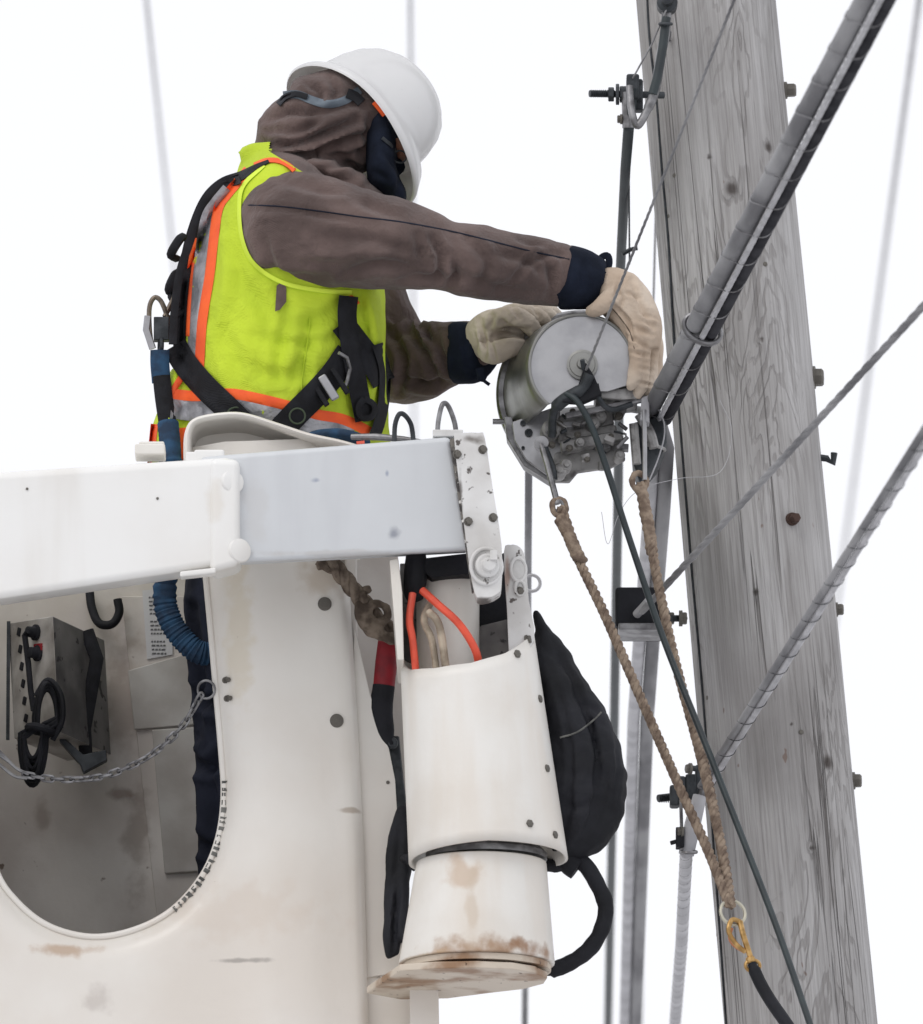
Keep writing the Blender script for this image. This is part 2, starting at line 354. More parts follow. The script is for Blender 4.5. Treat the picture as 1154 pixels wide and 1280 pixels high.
m_shadegrey = mat('shaded_grey', lin(128, 125, 123), .6, c2=lin(80, 78, 78), nsc=9, specks=lin(50, 48, 48), speck_sc=40, speck_th=.62)  # darker copy of the box grey, side shade put into the colour
m_paper = mat('notice_paper', lin(196, 196, 198), .7)
m_ink = mat('ink', lin(95, 95, 98), .8)
m_strap = mat('strap_edge', lin(118, 118, 114), .8, c2=lin(70, 70, 68), nsc=50)

# ------------------------------------------------------------------ setting: unseen ground below the frame, snow-pale colour chosen to brighten undersides
gm = bpy.data.meshes.new('ground'); N = 24; gv = []; gf = []
ext = [(-1)**(i < N/2)*abs(2*i/N-1)**2.5*1400 for i in range(N+1)]
for yy in ext:
    for xx in ext: gv.append((xx, yy, 0 if abs(xx)+abs(yy) < 40 else .4*noise.noise(Vector((xx*.01, yy*.01, 0)))-.2))
for i in range(N):
    for j in range(N): gf.append((i*(N+1)+j, i*(N+1)+j+1, (i+1)*(N+1)+j+1, (i+1)*(N+1)+j))
gm.from_pydata(gv, [], gf); gm.shade_smooth()
go = bpy.data.objects.new('ground', gm); COL.objects.link(go); go['kind'] = 'structure'
gm.materials.append(mat('pale_ground', (.62, .62, .63), .9, c2=(.42, .40, .38), nsc=.6, nlo=.5, nhi=.75, bump=.02, bsc=3))

# ------------------------------------------------------------------ bolts (shared meshes)
def unit_mesh(name, mb, m):
    me = bpy.data.meshes.new(name); me.from_pydata([tuple(v) for v in mb.v], [], mb.f); me.materials.append(m)
    bm = bmesh.new(); bm.from_mesh(me); bmesh.ops.recalc_face_normals(bm, faces=bm.faces); bm.to_mesh(me); bm.free()
    me.shade_smooth(); me.set_sharp_from_angle(angle=math.radians(30)); return me
q = MB(); q.lathe((0, 0, 0), (0, 0, 1), [(-.4, .5), (-.4, 1.25), (.12, 1.25), (.16, 1.2), (.16, 1.0)], 24); q.lathe((0, 0, .16), (0, 0, 1), [(0, 1), (.55, 1), (.7, .82), (.72, .1)], 6)
me_hex = unit_mesh('hex_bolt', q, m_bolt); me_hexr = me_hex.copy(); me_hexr.materials[0] = m_rusty
q = MB(); q.lathe((0, 0, 0), (0, 0, 1), [(-.4, .9), (0, 1), (.18, 1), (.34, .88), (.42, .6), (.44, .08)], 24)
me_rivet = unit_mesh('round_bolt', q, m_bolt)
def bolt(name, me, loc, nrm, r, parent, rot=0):
    o = bpy.data.objects.new(name, me); COL.objects.link(o); o.parent = parent
    o.rotation_mode = 'QUATERNION'; o.rotation_quaternion = Vector(nrm).to_track_quat('Z', 'Y') @ Matrix.Rotation(rot, 3, 'Z').to_quaternion()
    o.location = Vector(loc)-rootloc(parent); o.scale = (r, r, r); return o

# ------------------------------------------------------------------ utility pole
PY = .38
poleT = P(882.5, 0, PY); poleB = P(1001, 1280, PY)
pd = (poleB-poleT)/(poleT.z-poleB.z)
def poleC(z): return poleT + pd*(poleT.z-z)
def poleR(z): return .1208 + (poleT.z-z)*.0052
pole = thing('utility_pole', 'weathered grey wooden utility pole leaning slightly right of the worker', 'utility pole', poleC(0))
NA, NZ = 120, 420; zs = list(np.linspace(poleB.z-.25, poleT.z+.25, NZ)); zs = [-.5, 0, 1, 2, 3, 4, 4.8] + zs + [8.2, 9.5, 11]
knots = [(915, 236, .010), (961, 184, .007), (1035, 953, .010), (887, 196, .004), (952, 424, .004), (1015, 1060, .004), (945, 740, .005), (990, 905, .003)]
def pole_uv(px, py):
    h = None
    for _ in range(1):
        d = (F*DIST + R*((px-577)/PXM) + U*((640-py)/PXM)).normalized()
        y = PY-.1
        for k in range(6):
            p = P(px, py, y); c = poleC(p.z); r_ = poleR(p.z); dx = max(-.999, min(.999, (p.x-c.x)/r_)); y = c.y - r_*math.sqrt(1-dx*dx)
        return math.asin(dx), p.z, p
kn = [(*pole_uv(a, b)[:2], r_) for a, b, r_ in knots]
pv = []; pk = []
for z in zs:
    c = poleC(z); r0 = poleR(z)
    for j in range(NA):
        a = 2*math.pi*j/NA - math.pi
        arc = a*.125
        d = .0022*noise.noise(Vector((math.cos(a)*2.2, math.sin(a)*2.2, z*.7))) + .0012*noise.noise(Vector((math.cos(a)*16, math.sin(a)*16, z*1.2)))
        g = noise.noise(Vector((math.cos(a)*9, math.sin(a)*9, z*.9))); d -= .004*max(0, .04-abs(g))/.04*max(0, noise.noise(Vector((a*2, 3, z*.8))))
        kk = 0
        for ka, kz, kr in kn:
            q2 = ((arc-ka*.125)/kr)**2 + ((z-kz)/(kr*1.25))**2
            if q2 < 30: kk += math.exp(-q2*.5)*.6 + math.exp(-q2*.1)*.4; d -= .0016*math.exp(-q2*1.2) - .0012*math.exp(-q2*.25)
        r_ = r0 + d
        pv.append(Vector((c.x + math.sin(a)*r_, c.y - math.cos(a)*r_, z))); pk.append(min(1, kk))
pm = MB(); pm.v = pv
pm.f = [(i*NA+j, i*NA+(j+1) % NA, (i+1)*NA+(j+1) % NA, (i+1)*NA+j) for i in range(len(zs)-1) for j in range(NA)] + [tuple((len(zs)-1)*NA+j for j in range(NA))]
pm.m = [0]*len(pm.f)
def wood_mat():
    m = bpy.data.materials.new('weathered_wood'); m.use_nodes = True; t = m.node_tree; n = t.nodes; l = t.links; b = n['Principled BSDF']
    b.inputs['Roughness'].default_value = .9; b.inputs['Specular IOR Level'].default_value = .2
    uv = n.new('ShaderNodeUVMap'); uv.uv_map = 'UVMap'; at = n.new('ShaderNodeAttribute'); at.attribute_name = 'knot'
    def M(v, sx, sy):
        q = n.new('ShaderNodeMapping'); q.inputs['Scale'].default_value = (sx, sy, 1); l.new(v, q.inputs[0]); return q.outputs[0]
    def NZ_(v, s, d=4, ds=0, ro=.5):
        q = n.new('ShaderNodeTexNoise'); q.inputs['Scale'].default_value = s; q.inputs['Detail'].default_value = d; q.inputs['Distortion'].default_value = ds; q.inputs['Roughness'].default_value = ro; l.new(v, q.inputs['Vector']); return q.outputs['Fac']
    def mt(op, *a):
        q = n.new('ShaderNodeMath'); q.operation = op
        for i, x in enumerate(a):
            if isinstance(x, (int, float)): q.inputs[i].default_value = x
            else: l.new(x, q.inputs[i])
        return q.outputs[0]
    def rp(v, lo, hi, o0=0, o1=1):
        q = n.new('ShaderNodeMapRange'); q.interpolation_type = 'SMOOTHSTEP'
        for i, x in enumerate((lo, hi, o0, o1)): q.inputs[i+1].default_value = x
        l.new(v, q.inputs[0]); return q.outputs[0]
    def mx(f, a, c):
        q = n.new('ShaderNodeMix'); q.data_type = 'RGBA'; l.new(f, q.inputs[0])
        for i, x in ((6, a), (7, c)):
            if isinstance(x, tuple): q.inputs[i].default_value = (*x, 1)
            else: l.new(x, q.inputs[i])
        return q.outputs[2]
    base = NZ_(M(uv.outputs[0], 8, 1.3), 1, 4, 1.4, .5)
    base = mt('ADD', base, mt('MULTIPLY', at.outputs['Fac'], .06))
    contour = mt('SINE', mt('ADD', mt('MULTIPLY', base, 88), mt('MULTIPLY', NZ_(M(uv.outputs[0], 40, 6), 1, 4), 3)))
    line = rp(contour, .45, 1.0)
    cmask = rp(NZ_(M(uv.outputs[0], 6, 1.4), 1, 4), .40, .60)
    fibre = NZ_(M(uv.outputs[0], 260, 5), 1, 5, .2, .65)
    fib2 = NZ_(M(uv.outputs[0], 70, 1.8), 1, 5, .3, .6)
    blotch = NZ_(M(uv.outputs[0], 9, 2.6), 1, 5, .3)
    crack = mt('MULTIPLY', rp(mt('ABSOLUTE', mt('SUBTRACT', NZ_(M(uv.outputs[0], 26, .35), 1, 3, .25), .5)), .012, .004), rp(NZ_(M(uv.outputs[0], 9, 1.0), 1, 2), .50, .62))
    c = mx(rp(blotch, .3, .7), lin(190, 189, 189), lin(160, 158, 157))
    c = mx(mt('MULTIPLY', rp(fib2, .35, .75), .45), c, lin(128, 125, 124))
    c = mx(mt('MULTIPLY', rp(fibre, .4, .75), .5), c, lin(108, 104, 102))
    c = mx(mt('MULTIPLY', mt('MULTIPLY', line, cmask), .42), c, lin(110, 106, 104))
    c = mx(mt('MULTIPLY', rp(NZ_(M(uv.outputs[0], 22, 1.2), 1, 4, .4), .6, .72), .5), c, lin(178, 176, 175))
    c = mx(mt('MULTIPLY', crack, .6), c, lin(84, 80, 78))
    c = mx(mt('MULTIPLY', rp(NZ_(M(uv.outputs[0], 3.5, 1.6), 1, 5, .5), .52, .72), .45), c, lin(112, 109, 108))
    c = mx(rp(at.outputs['Fac'], .5, .95, 0, .85), c, lin(58, 50, 46))
    c = mx(rp(NZ_(M(uv.outputs[0], 60, 22), 1, 2), .72, .76, 0, .6), c, lin(110, 84, 70))
    l.new(c, b.inputs['Base Color'])
    hgt = mt('ADD', mt('MULTIPLY', fibre, .5), mt('ADD', mt('MULTIPLY', mt('MULTIPLY', line, cmask), -.5), mt('ADD', mt('MULTIPLY', crack, -2.2), mt('MULTIPLY', fib2, .6))))
    bp = n.new('ShaderNodeBump'); bp.inputs['Distance'].default_value = .0028; l.new(hgt, bp.inputs['Height']); l.new(bp.outputs[0], b.inputs['Normal'])
    return m
ps = pm.build('shaft', wood_mat(), pole, angle=60)
me = ps.data; ul = me.uv_layers.new(name='UVMap')
vi = np.empty(len(me.loops), int); me.loops.foreach_get('vertex_index', vi)
aj = vi % NA; ai = vi//NA; uu = (2*math.pi*aj/NA - math.pi)*.125; vv = np.array(zs)[np.minimum(ai, len(zs)-1)]
ul.data.foreach_set('uv', np.stack([uu, vv], 1).ravel())
ka = me.attributes.new('knot', 'FLOAT', 'POINT'); ka.data.foreach_set('value', pk)
def on_pole(px, py, off=0):
    a, z, p = pole_uv(px, py); nrm = Vector((math.sin(a), -math.cos(a), 0)); return poleC(z)+nrm*(poleR(z)+off), nrm
# side bolts and pole hardware
def side_bolt(px, py, side, r, ln, m_=me_hex, label=None):
    z = P(px, py, PY).z; c = poleC(z); p = c + Vector((side*(poleR(z)+.001), 0, 0))
    o = bolt('bolt', m_, p, (side, -.12, 0), r, pole); o.scale = (r, r, ln)
    if label: o['label'] = label
    return o
side_bolt(984, 113, 1, .012, .022); side_bolt(1030, 472, 1, .016, .02); side_bolt(1050, 762, 1, .010, .014); side_bolt(1073, 976, 1, .012, .016)
q = MB(); c0 = P(1018, 571, PY-.02); q.tube([c0, c0+Vector((.022, -.004, -.004)), c0+Vector((.032, -.004, -.012)), c0+Vector((.034, -.004, .006))], .006, 8)
q.build('bent_spike', m_darkmetal, pole)
p, nn = on_pole(990, 649, .001); b_ = bolt('bolt', me_hexr, p, nn, .009, pole); b_['label'] = 'rusty bolt head on the pole face'; b_.scale = (.009, .009, .02)
# bolted washer patches: nails
for (a, b) in [(836, 270), (884, 872), (843, 219), (858, 745), (893, 1168), (957, 330), (1002, 915)]:
    p, nn = on_pole(a, b, -.001); o = bolt('nail', me_rivet, p, nn, .0042, pole); o.data = me_rivet
# ground wire running down the pole
q = MB(); pts = []
for (a, b) in [(808, -60), (812, 40), (821, 120), (828, 210), (836, 300), (843, 420), (850, 520), (858, 620), (866, 720), (876, 830), (884, 930), (893, 1060), (903, 1200), (912, 1330)]:
    p, nn = on_pole(a, b, .001); pts.append(p)
q.tube([Vector(v) for v in crom(pts, 5)], .0024, 6); q.build('ground_wire', m_darkmetal, pole)

# ------------------------------------------------------------------ cables
def twist(mb, path, R_, r, turns_per_m, n=6, k=3, ph=0, amp=None):
    path = [Vector(p) for p in path]; L = [0]
    for i in range(1, len(path)): L.append(L[-1]+(path[i]-path[i-1]).length)
    steps = int(L[-1]*turns_per_m*10)+2
    X = [[v[j] for v in path] for j in range(3)]
    pts = [Vector([np.interp(L[-1]*i/steps, L, X[j]) for j in range(3)]) for i in range(steps+1)]
    t = [(pts[min(i+1, steps)]-pts[max(i-1, 0)]).normalized() for i in range(steps+1)]
    a = Vector((0, -1, 0)) if abs(t[0].y) < .9 else Vector((1, 0, 0)); nr = a; fr = []
    for i in range(steps+1):
        nr = (nr-t[i]*nr.dot(t[i])).normalized(); fr.append((nr, t[i].cross(nr)))
    for s_ in range(k):
        out = []
        for i in range(steps+1):
            q_ = 2*math.pi*(L[-1]*i/steps*turns_per_m + s_/k) + ph
            A = R_ if amp is None else R_*amp(i/steps)
            out.append(pts[i] + (fr[i][0]*math.cos(q_)+fr[i][1]*math.sin(q_))*A)
        mb.tube(out, r if amp is None else [r*amp(i/steps) for i in range(steps+1)], n)
    return mb
def lerp_path(a, b, n): return [a.lerp(b, i/n) for i in range(n+1)]
def sidepx(a, b, dpx, y=0):  # shift a segment sideways in x by photo pixels
    v = Vector((dpx/PXM, 0, 0)); return a+v, b+v

# main lashed bundle: from the lasher up and towards the viewer
A = P(822, 518, -.02); B = P(1104, -18, -3.3); B2 = A + (B-A)*1.5; dr = (B-A).normalized(); sdv = dr.cross((A.lerp(B, .5)-CAM).normalized()).normalized()
if sdv.x > 0: sdv = -sdv          # towards upper left of the picture
mc = thing('lashed_cable_bundle', 'thick lashed bundle of grey cables crossing the pole up to the top right', 'cable', A)
x1 = Vector((0, 0, 0))
q = MB(); q.tube(lerp_path(A+sdv*.014, B2+sdv*.014, 40), .0150, 18); q.build('cable', m_cable, mc)
q = MB(); q.tube(lerp_path(A-sdv*.016+Vector((0, .004, 0)), B2-sdv*.016+Vector((0, .004, 0)), 40), .0105, 16); o = q.build('cable', m_cabled, mc); o['label'] = 'thinner dark cable of the bundle'
q = MB(); nf_ = dr.cross(sdv); nf_ = nf_ if nf_.dot(CAM-A.lerp(B, .5)) > 0 else -nf_; sp = lerp_path(A-sdv*.006+nf_*.014, B2-sdv*.006+nf_*.014, 40); twist(q, sp, .0022, .0028, 5, 8, 4); q.build('messenger_strand', m_cablel, mc)
q = MB()
for ph in (0, ):
    path = lerp_path(A, B2, 60); steps = int((B2-A).length*4.6*30); pts = []
    nn1 = sdv; nn2 = dr.cross(sdv)
    for i in range(steps+1):
        w_ = 2*math.pi*i/30; c0 = A.lerp(B2, i/steps); cw_, sw_ = math.cos(w_), math.sin(w_); pts.append(c0 + nn1*(.0278*math.copysign(abs(cw_)**.6, cw_)+.0015) + nn2*(.0178*math.copysign(abs(sw_)**.6, sw_)))
    q.tube(pts, .0009, 5)
q.build('lashing_wire', m_steel, mc)
q = MB(); cc = A.lerp(B, .225)
for k in (-.006, 0.002, .009): q.torus(cc+dr*k, dr, .0215, .0035, 28, 8, sx=1.5, up=sdv)
q.build('band_clamp', m_steel, mc)
# bundle beyond the lasher, receding down the street
A2 = P(822, 520, .12); B3 = P(800, 850, 1.9); C3 = P(788, 1290, 5.6); far = C3 + (C3-B3)*3
mr = thing('receding_cable_bundle', 'pale and dark pair of aerial cables receding behind the black clamp block', 'cable', A2)
def rec(dx): return [P(826+dx, 560, .22), P(821+dx, 640, .6), P(809+dx, 790, 1.5), P(801+dx, 900, 2.2), P(788+dx*.8, 1290, 5.6), P(788+dx*.8, 1290, 5.6)+(P(788, 1290, 5.6)-P(801, 900, 2.2))*6]
q = MB(); q.tube([A2]+rec(-9), .0115, 12); q.build('cable', m_cablel, mr)
q = MB(); q.tube([A2]+rec(8), .0125, 12); q.build('cable', m_cable, mr)
# second strand: to the black clamp block
bs = MB(); sA = P(803, 764, .12); sB = P(1162, 374, -2.3); sB = sA+(sB-sA)*1.4
twist(bs, lerp_path(sA, sB, 10), .0028, .0034, 3.5, 8, 4); tag(bs.build('guy_strand', m_cable), 'thin twisted steel strand running from the black block up to the right edge', 'cable')
# third lashed cable
tA = P(880, 985, .2); tB = P(1164, 534, -2.9); tB = tA+(tB-tA)*1.4; tdr = (tB-tA).normalized(); tsd = tdr.cross((tA.lerp(tB, .4)-CAM).normalized()).normalized()
tc_ = thing('lashed_cable_pair', 'slender lashed cable pair rising from the lower clamp across the pole to the right edge', 'cable', tA)
for k, (s_, r_, m_) in enumerate([(.0060, .0062, m_cable), (-.0058, .0052, m_cablel)]):
    q = MB(); q.tube(lerp_path(tA+tsd*s_, tB+tsd*s_, 20), r_, 12); q.build('cable', m_, tc_)
q = MB(); steps = int((tB-tA).length*6.5*30); pts = []; tn = tdr.cross(tsd)
for i in range(steps+1):
    w_ = 2*math.pi*i/30; pts.append(tA.lerp(tB, i/steps)+tsd*.0122*math.cos(w_)+tn*.0072*math.sin(w_))
q.tube(pts, .0007, 4); q.build('lashing_wire', m_darkmetal, tc_)
# its continuation below the lower clamp
q = MB(); path = [P(858, 1065, .3), P(852, 1180, 1.6), P(843, 1290, 3.4)]; path.append(path[-1]+(path[-1]-path[-2])*6)
g_ = thing('wrapped_guy_cable', 'ridged grey cable hanging below the lower clamp beside the pole', 'cable', path[0])
q.tube(path, .011, 14); q.build('cable', m_cablel, g_)
q = MB(); twist(q, path[:3], .0104, .0012, 9, 6, 1); q.build('wrap_wire', m_cable, g_)
# distant wires
def wire(name, a, b, r, m_, label, group=None):
    d = (b-a).normalized(); L = (b-a).length
    q = MB(); q.tube([a-d*L*1.5, a, a.lerp(b, .5), b, b+d*L*4], r, 10); return tag(q.build(name, m_), label, 'wire', 'distant overhead power lines')
wire('power_line', P(183, 0, 14), P(219, 340, 22), .006, m_cablel, 'blurred pale power line left of the hard hat')
wire('power_line', P(513, -5, 14), P(517, 470, 24), .006, m_cablel, 'blurred pale power line vanishing behind the hard hat')
wire('power_line', P(1149, 0, 12), P(1062, 640, 26), .008, m_cablel, 'blurred pale power line right of the pole')
q = MB(); q.tube([P(815, 515, .10), P(770, 508, .25), P(700, 515, .5), P(668, 540, .75), P(661, 585, 1.0), P(659, 900, 3.0), P(656, 1290, 6), P(650, 1500, 10), P(640, 1600, 16)], .0066, 12); tag(q.build('aerial_cable', m_cable), 'slim grey cable seen behind the boom end plate', 'wire')
q = MB(); q.tube([P(838, 40, .22), P(823, 150, .9), P(812, 560, 4), P(800, 1400, 14)], .0022, 8); tag(q.build('aerial_wire', m_cable), 'hair thin wire between glove and pole', 'wire')
# dark green cable from the top clamp
q = MB(); q.tube([P(791, 110, .18), P(786, 160, .2), P(782, 210, .3), P(775, 350, .8), P(773, 600, 2.2), P(768, 900, 4.2), P(760, 1290, 8.5), P(755, 1500, 14)], [.0095, .0095, .009, .0085, .009, .0095, .0095, .0095], 14)
tag(q.build('service_cable', m_green), 'dark green cable hanging from the upper clamp down past the glove', 'cable')

# ------------------------------------------------------------------ upper clamp on the pole
uc = thing('upper_cable_clamp', 'through bolt cable clamp with curved grip at the upper left of the pole', 'cable clamp', P(790, 140, .2))
q = MB(); q.tube([P(737, 117, .2), P(830, 119, .24)], .006, 10)
for k in range(12): q.torus(P(739+k*2.6, 117, .2), (1, 0, 0), .006, .0011, 12, 4)
q.build('threaded_rod', m_darkmetal, uc)
q = MB()
for (x, r_, w_) in ((764, .013, .010), (772, .019, .006), (779, .015, .012), (789, .026, .012), (799, .022, .01)):
    q.lathe(P(x, 118, .2), (1, 0, 0), [(-w_/2, .004), (-w_/2, r_), (w_/2, r_), (w_/2, .004)], 6)
q.build('nut', m_darkmetal, uc, bevel=.0015)
q = MB(); q.box(P(791, 112, .2), (.022, .05, .045)); q.box(P(798, 120, .205), (.016, .03, .055)); q.build('clamp_body', m_darkmetal, uc, bevel=.004)
q = MB(); q.tube(PP([(787, 108, .17), (788, 125, .165), (791, 145, .16), (797, 157, .16), (808, 140, .16), (819, 112, .16), (826, 70, .165), (832, 38, .17), (835, -20, .18)]), [.0065]*24+[.007]*10+[.0085]*31, 12)
q.build('curved_grip', m_steel, uc)
q = MB(); q.tube(PP([(816, 118, .155), (822, 95, .155), (828, 62, .157), (833, 22, .16)]), .0078, 12); q.build('rubber_sleeve', m_green, uc)
q = MB(); q.lathe(P(834, 4, .17), (0, -1, 0), [(-.02, .005), (-.02, .018), (.01, .018), (.014, .01), (.03, .009), (.031, .002)], 16); q.box(P(834, -6, .19), (.03, .02, .04)); q.torus(P(832, 30, .155), (0, -.2, 1), .010, .003, 16, 6)
q.build('eye_bolt', m_darkmetal, uc)
q = MB(); q.tube([P(791, 98, .17), P(815, 55, .16), P(834, 10, .16)], .0017, 6); q.build('tie_wire', m_steel, uc)
q = MB(); q.tube([P(785, 115, .19), P(786, 160, .2)], .011, 12); q.build('end_ferrule', m_steel, uc); bolt('bolt', me_hex, P(776, 149, .2), (-1, 0, 0), .007, uc)
q = MB(); q.tube([P(786, 160, .21), P(787, 330, .6)], .0018, 6); q.tube([P(778, 318, .5), P(788, 312, .5), P(797, 310, .5)], .004, 6); q.build('bond_wire', m_darkmetal, uc)

# ------------------------------------------------------------------ black clamp block
cb = thing('black_clamp_block', 'square black cable support block bolted off the left side of the pole', 'cable clamp', P(800, 800, .2))
q = MB(); c0 = P(799, 768, .24); q.box(c0, (.083, .13, .07)); q.build('block', m_black2, cb, bevel=.006)
q = MB(); c1 = P(800, 790, .2); q.box(c1+Vector((0, 0, .0)), (.074, .10, .012)); q.build('base_plate', m_steel, cb, bevel=.003)
q = MB(); q.tube([P(832, 773, .24), P(856, 773, .3)], .0058, 10); q.build('threaded_rod', m_darkmetal, cb)
for x in (836, 852): bolt('nut', me_hex, P(x, 773, .27), (1, 0, 0), .011, cb)
q = MB(); q.tube([P(796, 768, .165), P(806, 757, .14), P(812, 750, .1)], .0075, 12); q.build('strand_grip', m_cablel, cb)
# ------------------------------------------------------------------ lower clamp
lc = thing('lower_cable_clamp', 'rusty bolted cable clamp on the pole where the slender cable ends', 'cable clamp', P(860, 1060, .25))
q = MB(); q.tube([P(823, 998, .25), P(890, 990, .3)], .0066, 10)
for k in range(8): q.torus(P(825+k*2.6, 998, .25), (1, 0, 0), .0066, .0011, 12, 4)
q.build('threaded_rod', m_darkmetal, lc)
q = MB()
for (x, y_, w_, h_) in ((843, 996, .016, .036), (852, 990, .014, .05), (864, 986, .02, .046), (874, 978, .014, .056)): q.box(P(x, y_, .24), (w_, .035, h_))
q.build('clamp_body', m_darkmetal, lc, bevel=.004)
q = MB(); q.tube([P(875, 995, .2), P(866, 1030, .2), P(858, 1068, .22)], [.012, .014, .0135], 14); q.build('cable_sleeve', m_cablel, lc)
q = MB(); q.tube([P(880, 985, .22), P(868, 1020, .23), P(872, 1030, .23)], .007, 8); q.tube([P(851, 1000, .22), P(853, 1062, .22)], .003, 8)
q.torus(P(861, 1065, .2), (0, -.3, 1), .013, .003, 20, 6); q.build('hanger_rod', m_steel, lc)
q = MB(); q.box(P(850, 1048, .21), (.014, .03, .034)); q.tube([P(838, 1054, .2), P(852, 1050, .2)], .004, 8); q.build('u_clamp', m_black2, lc, bevel=.003); q = MB(); q.tube([P(862, 960, .2), P(872, 961, .2)], .005, 8); q.build('stud', m_darkmetal, lc)
for (x, y_) in ((862, 961), (851, 1040)): bolt('nut', me_hex, P(x, y_, .2), (-1, -.3, 0), .008, lc)

# ------------------------------------------------------------------ bucket
YW = -.32
bk = thing('lift_bucket', 'white fibreglass aerial lift bucket with dirty arched step opening and hanging chain', 'lift bucket', P(200, 1350, 0))
upath = crom([(236, 560), (243, 600), (251, 660), (258, 735), (264, 800), (270, 870), (276, 940), (279, 995), (272, 1048), (252, 1095), (215, 1137), (168, 1162), (115, 1171), (62, 1158), (22, 1128), (-6, 1085), (-22, 1000), (-33, 900), (-42, 735), (-50, 560)], 6)
NU = len(upath)
def outer(s):      # matching outer outline
    keys = [(0, (400, 548)), (.02, (418, 690)), (.045, (437, 735)), (.2, (447, 900)), (.33, (455, 1060)), (.45, (464, 1420)), (.55, (300, 1420)), (.68, (0, 1420)), (.76, (-140, 1420)), (1, (-150, 560))]
    for i in range(len(keys)-1):
        if s <= keys[i+1][0]:
            t = (s-keys[i][0])/(keys[i+1][0]-keys[i][0]); return np.array(keys[i][1])*(1-t)+np.array(keys[i+1][1])*t
    return np.array(keys[-1][1])
def wall_y(x, y_, e, o_):       # e: distance from opening edge, o_: distance to outer edge (px)
    roll = .030*math.exp(-(e/13.0)**1.2) + .022*math.exp(-(o_/7.0)**1.3)
    rid = -.012*math.exp(-((x-(330+.03*(y_-900)))/34)**2) - .008*math.exp(-((x-(372+.05*(y_-1000)))/30)**2)*(1 if y_ > 1000 else math.exp(-((y_-1000)/200)**2))
    return YW + roll + rid + .012*max(0, (x-400)/60)
ds = [0, 2, 4, 7, 11, 16, 23, 32, 45]
grid = []
for i, u in enumerate(upath):
    s_ = i/(NU-1); ou = outer(s_); u = u[:2]; row = []
    full = float(np.linalg.norm(ou-u)); dirn = (ou-u)/full
    tn = np.array(upath[min(i+1, NU-1)][:2])-np.array(upath[max(i-1, 0)][:2]); tn = tn/np.linalg.norm(tn); nn_ = np.array([tn[1], -tn[0]])
    if nn_ @ dirn < 0: nn_ = -nn_
    dl = [d for d in ds if d < full-14]; last = dl[-1]
    tail = [last+(full-last)*k for k in (.06, .14, .24, .34, .44, .54, .64, .74, .84, .91, .955, .98, 1.0)]
    dd = dl + [None]*0
    allr = [(u+nn_*d, d) for d in ds]
    st = u+nn_*ds[-1]; fl = float(np.linalg.norm(ou-st))
    for k in (.05, .12, .2, .29, .38, .47, .56, .65, .74, .82, .89, .94, .975, 1.0): allr.append((st+(ou-st)*k, ds[-1]+fl*k))
    tot = ds[-1]+fl
    grid.append([P(a[0], a[1], wall_y(a[0], a[1], d, tot-d)) for a, d in allr])
q = MB(); q.rings(grid, cap=False, closed=False)
# return edge of the opening and of the outer side
q.rings([[g[0] for g in grid], [P(u[0]-.0, u[1], YW+.030)+Vector((0, .022, 0)) for u in upath]], cap=False, closed=False)
fw = q.build('front_wall', m_wall, bk, angle=70); FWB = q.bvh()
fw.data.materials.append(m_strap)
q = MB(); q.rings([[g[-1] for g in grid], [g[-1]+Vector((0, .03, 0)) for g in grid]], cap=False, closed=False); q.build('wall_edge', m_wall, bk)
q = MB(); q.tube([P(u[0]+.5, u[1], YW+.024) for u in upath], .0052, 10); q.build('opening_edge', m_wall, bk); EDB = q.bvh()
# worn marks on the opening's edge
q = MB()
for k in range(22):
    s_ = .352+k*.0082 + random.uniform(-.002, .002); i = s_*(NU-1); i0 = int(i); u = upath[i0][:2]*(1-(i-i0))+upath[i0+1][:2]*(i-i0)
    d = upath[i0+1][:2]-upath[i0][:2]; d = d/np.linalg.norm(d)*random.uniform(1.2, 3.4); nn_ = np.array([-d[1], d[0]]); nn_ = nn_/np.linalg.norm(nn_)
    if nn_[0] < 0 : nn_ = -nn_
    a = []
    for (x, y_) in ((u+d-nn_*1.5), (u-d-nn_*1.5), (u-d+nn_*random.uniform(3, 7)), (u+d+nn_*random.uniform(3, 7))):
        h = cast([EDB, FWB], x+.01, y_+.01); a.append((h[0] if h else P(x, y_, YW+.03)) + Vector((0, -.0012, 0)))
    q.add(a+[v+Vector((0, .0008, 0)) for v in a], [(0, 1, 2, 3), (7, 6, 5, 4), (0, 4, 5, 1), (1, 5, 6, 2), (2, 6, 7, 3), (3, 7, 4, 0)])
q.build('worn_grip_tape', m_strap, bk)
# shell: far, left, right walls, floor
def qd(a, b, c, d): return [a, b, c, d]
zt = P(300, 560, YW).z; zb = P(300, 1420, YW).z; xl = P(-150, 900, YW).x; xr = P(447, 900, YW).x
yf = .36; th = .02
q = MB(); q.box(((xl+xr)/2, yf, (zt+zb)/2), (xr-xl, th, zt-zb)); q.build('back_wall', m_inner, bk, bevel=.006)
q = MB(); q.box((xr-.012, (YW+.03+yf)/2, (zt+zb)/2), (th, yf-YW-.06, zt-zb), Matrix.Rotation(0, 3, 'Y')); q.build('side_wall', m_inner, bk, bevel=.004)
q = MB(); q.box((xl+.012, (YW+.03+yf)/2, (zt+zb)/2), (th, yf-YW-.06, zt-zb)); q.build('side_wall', m_inner, bk, bevel=.004)
q = MB(); q.box(((xl+xr)/2, (YW+yf)/2+.02, zb+.01), (xr-xl+.01, yf-YW-.02, .03)); q.build('floor', m_inner, bk, bevel=.004)
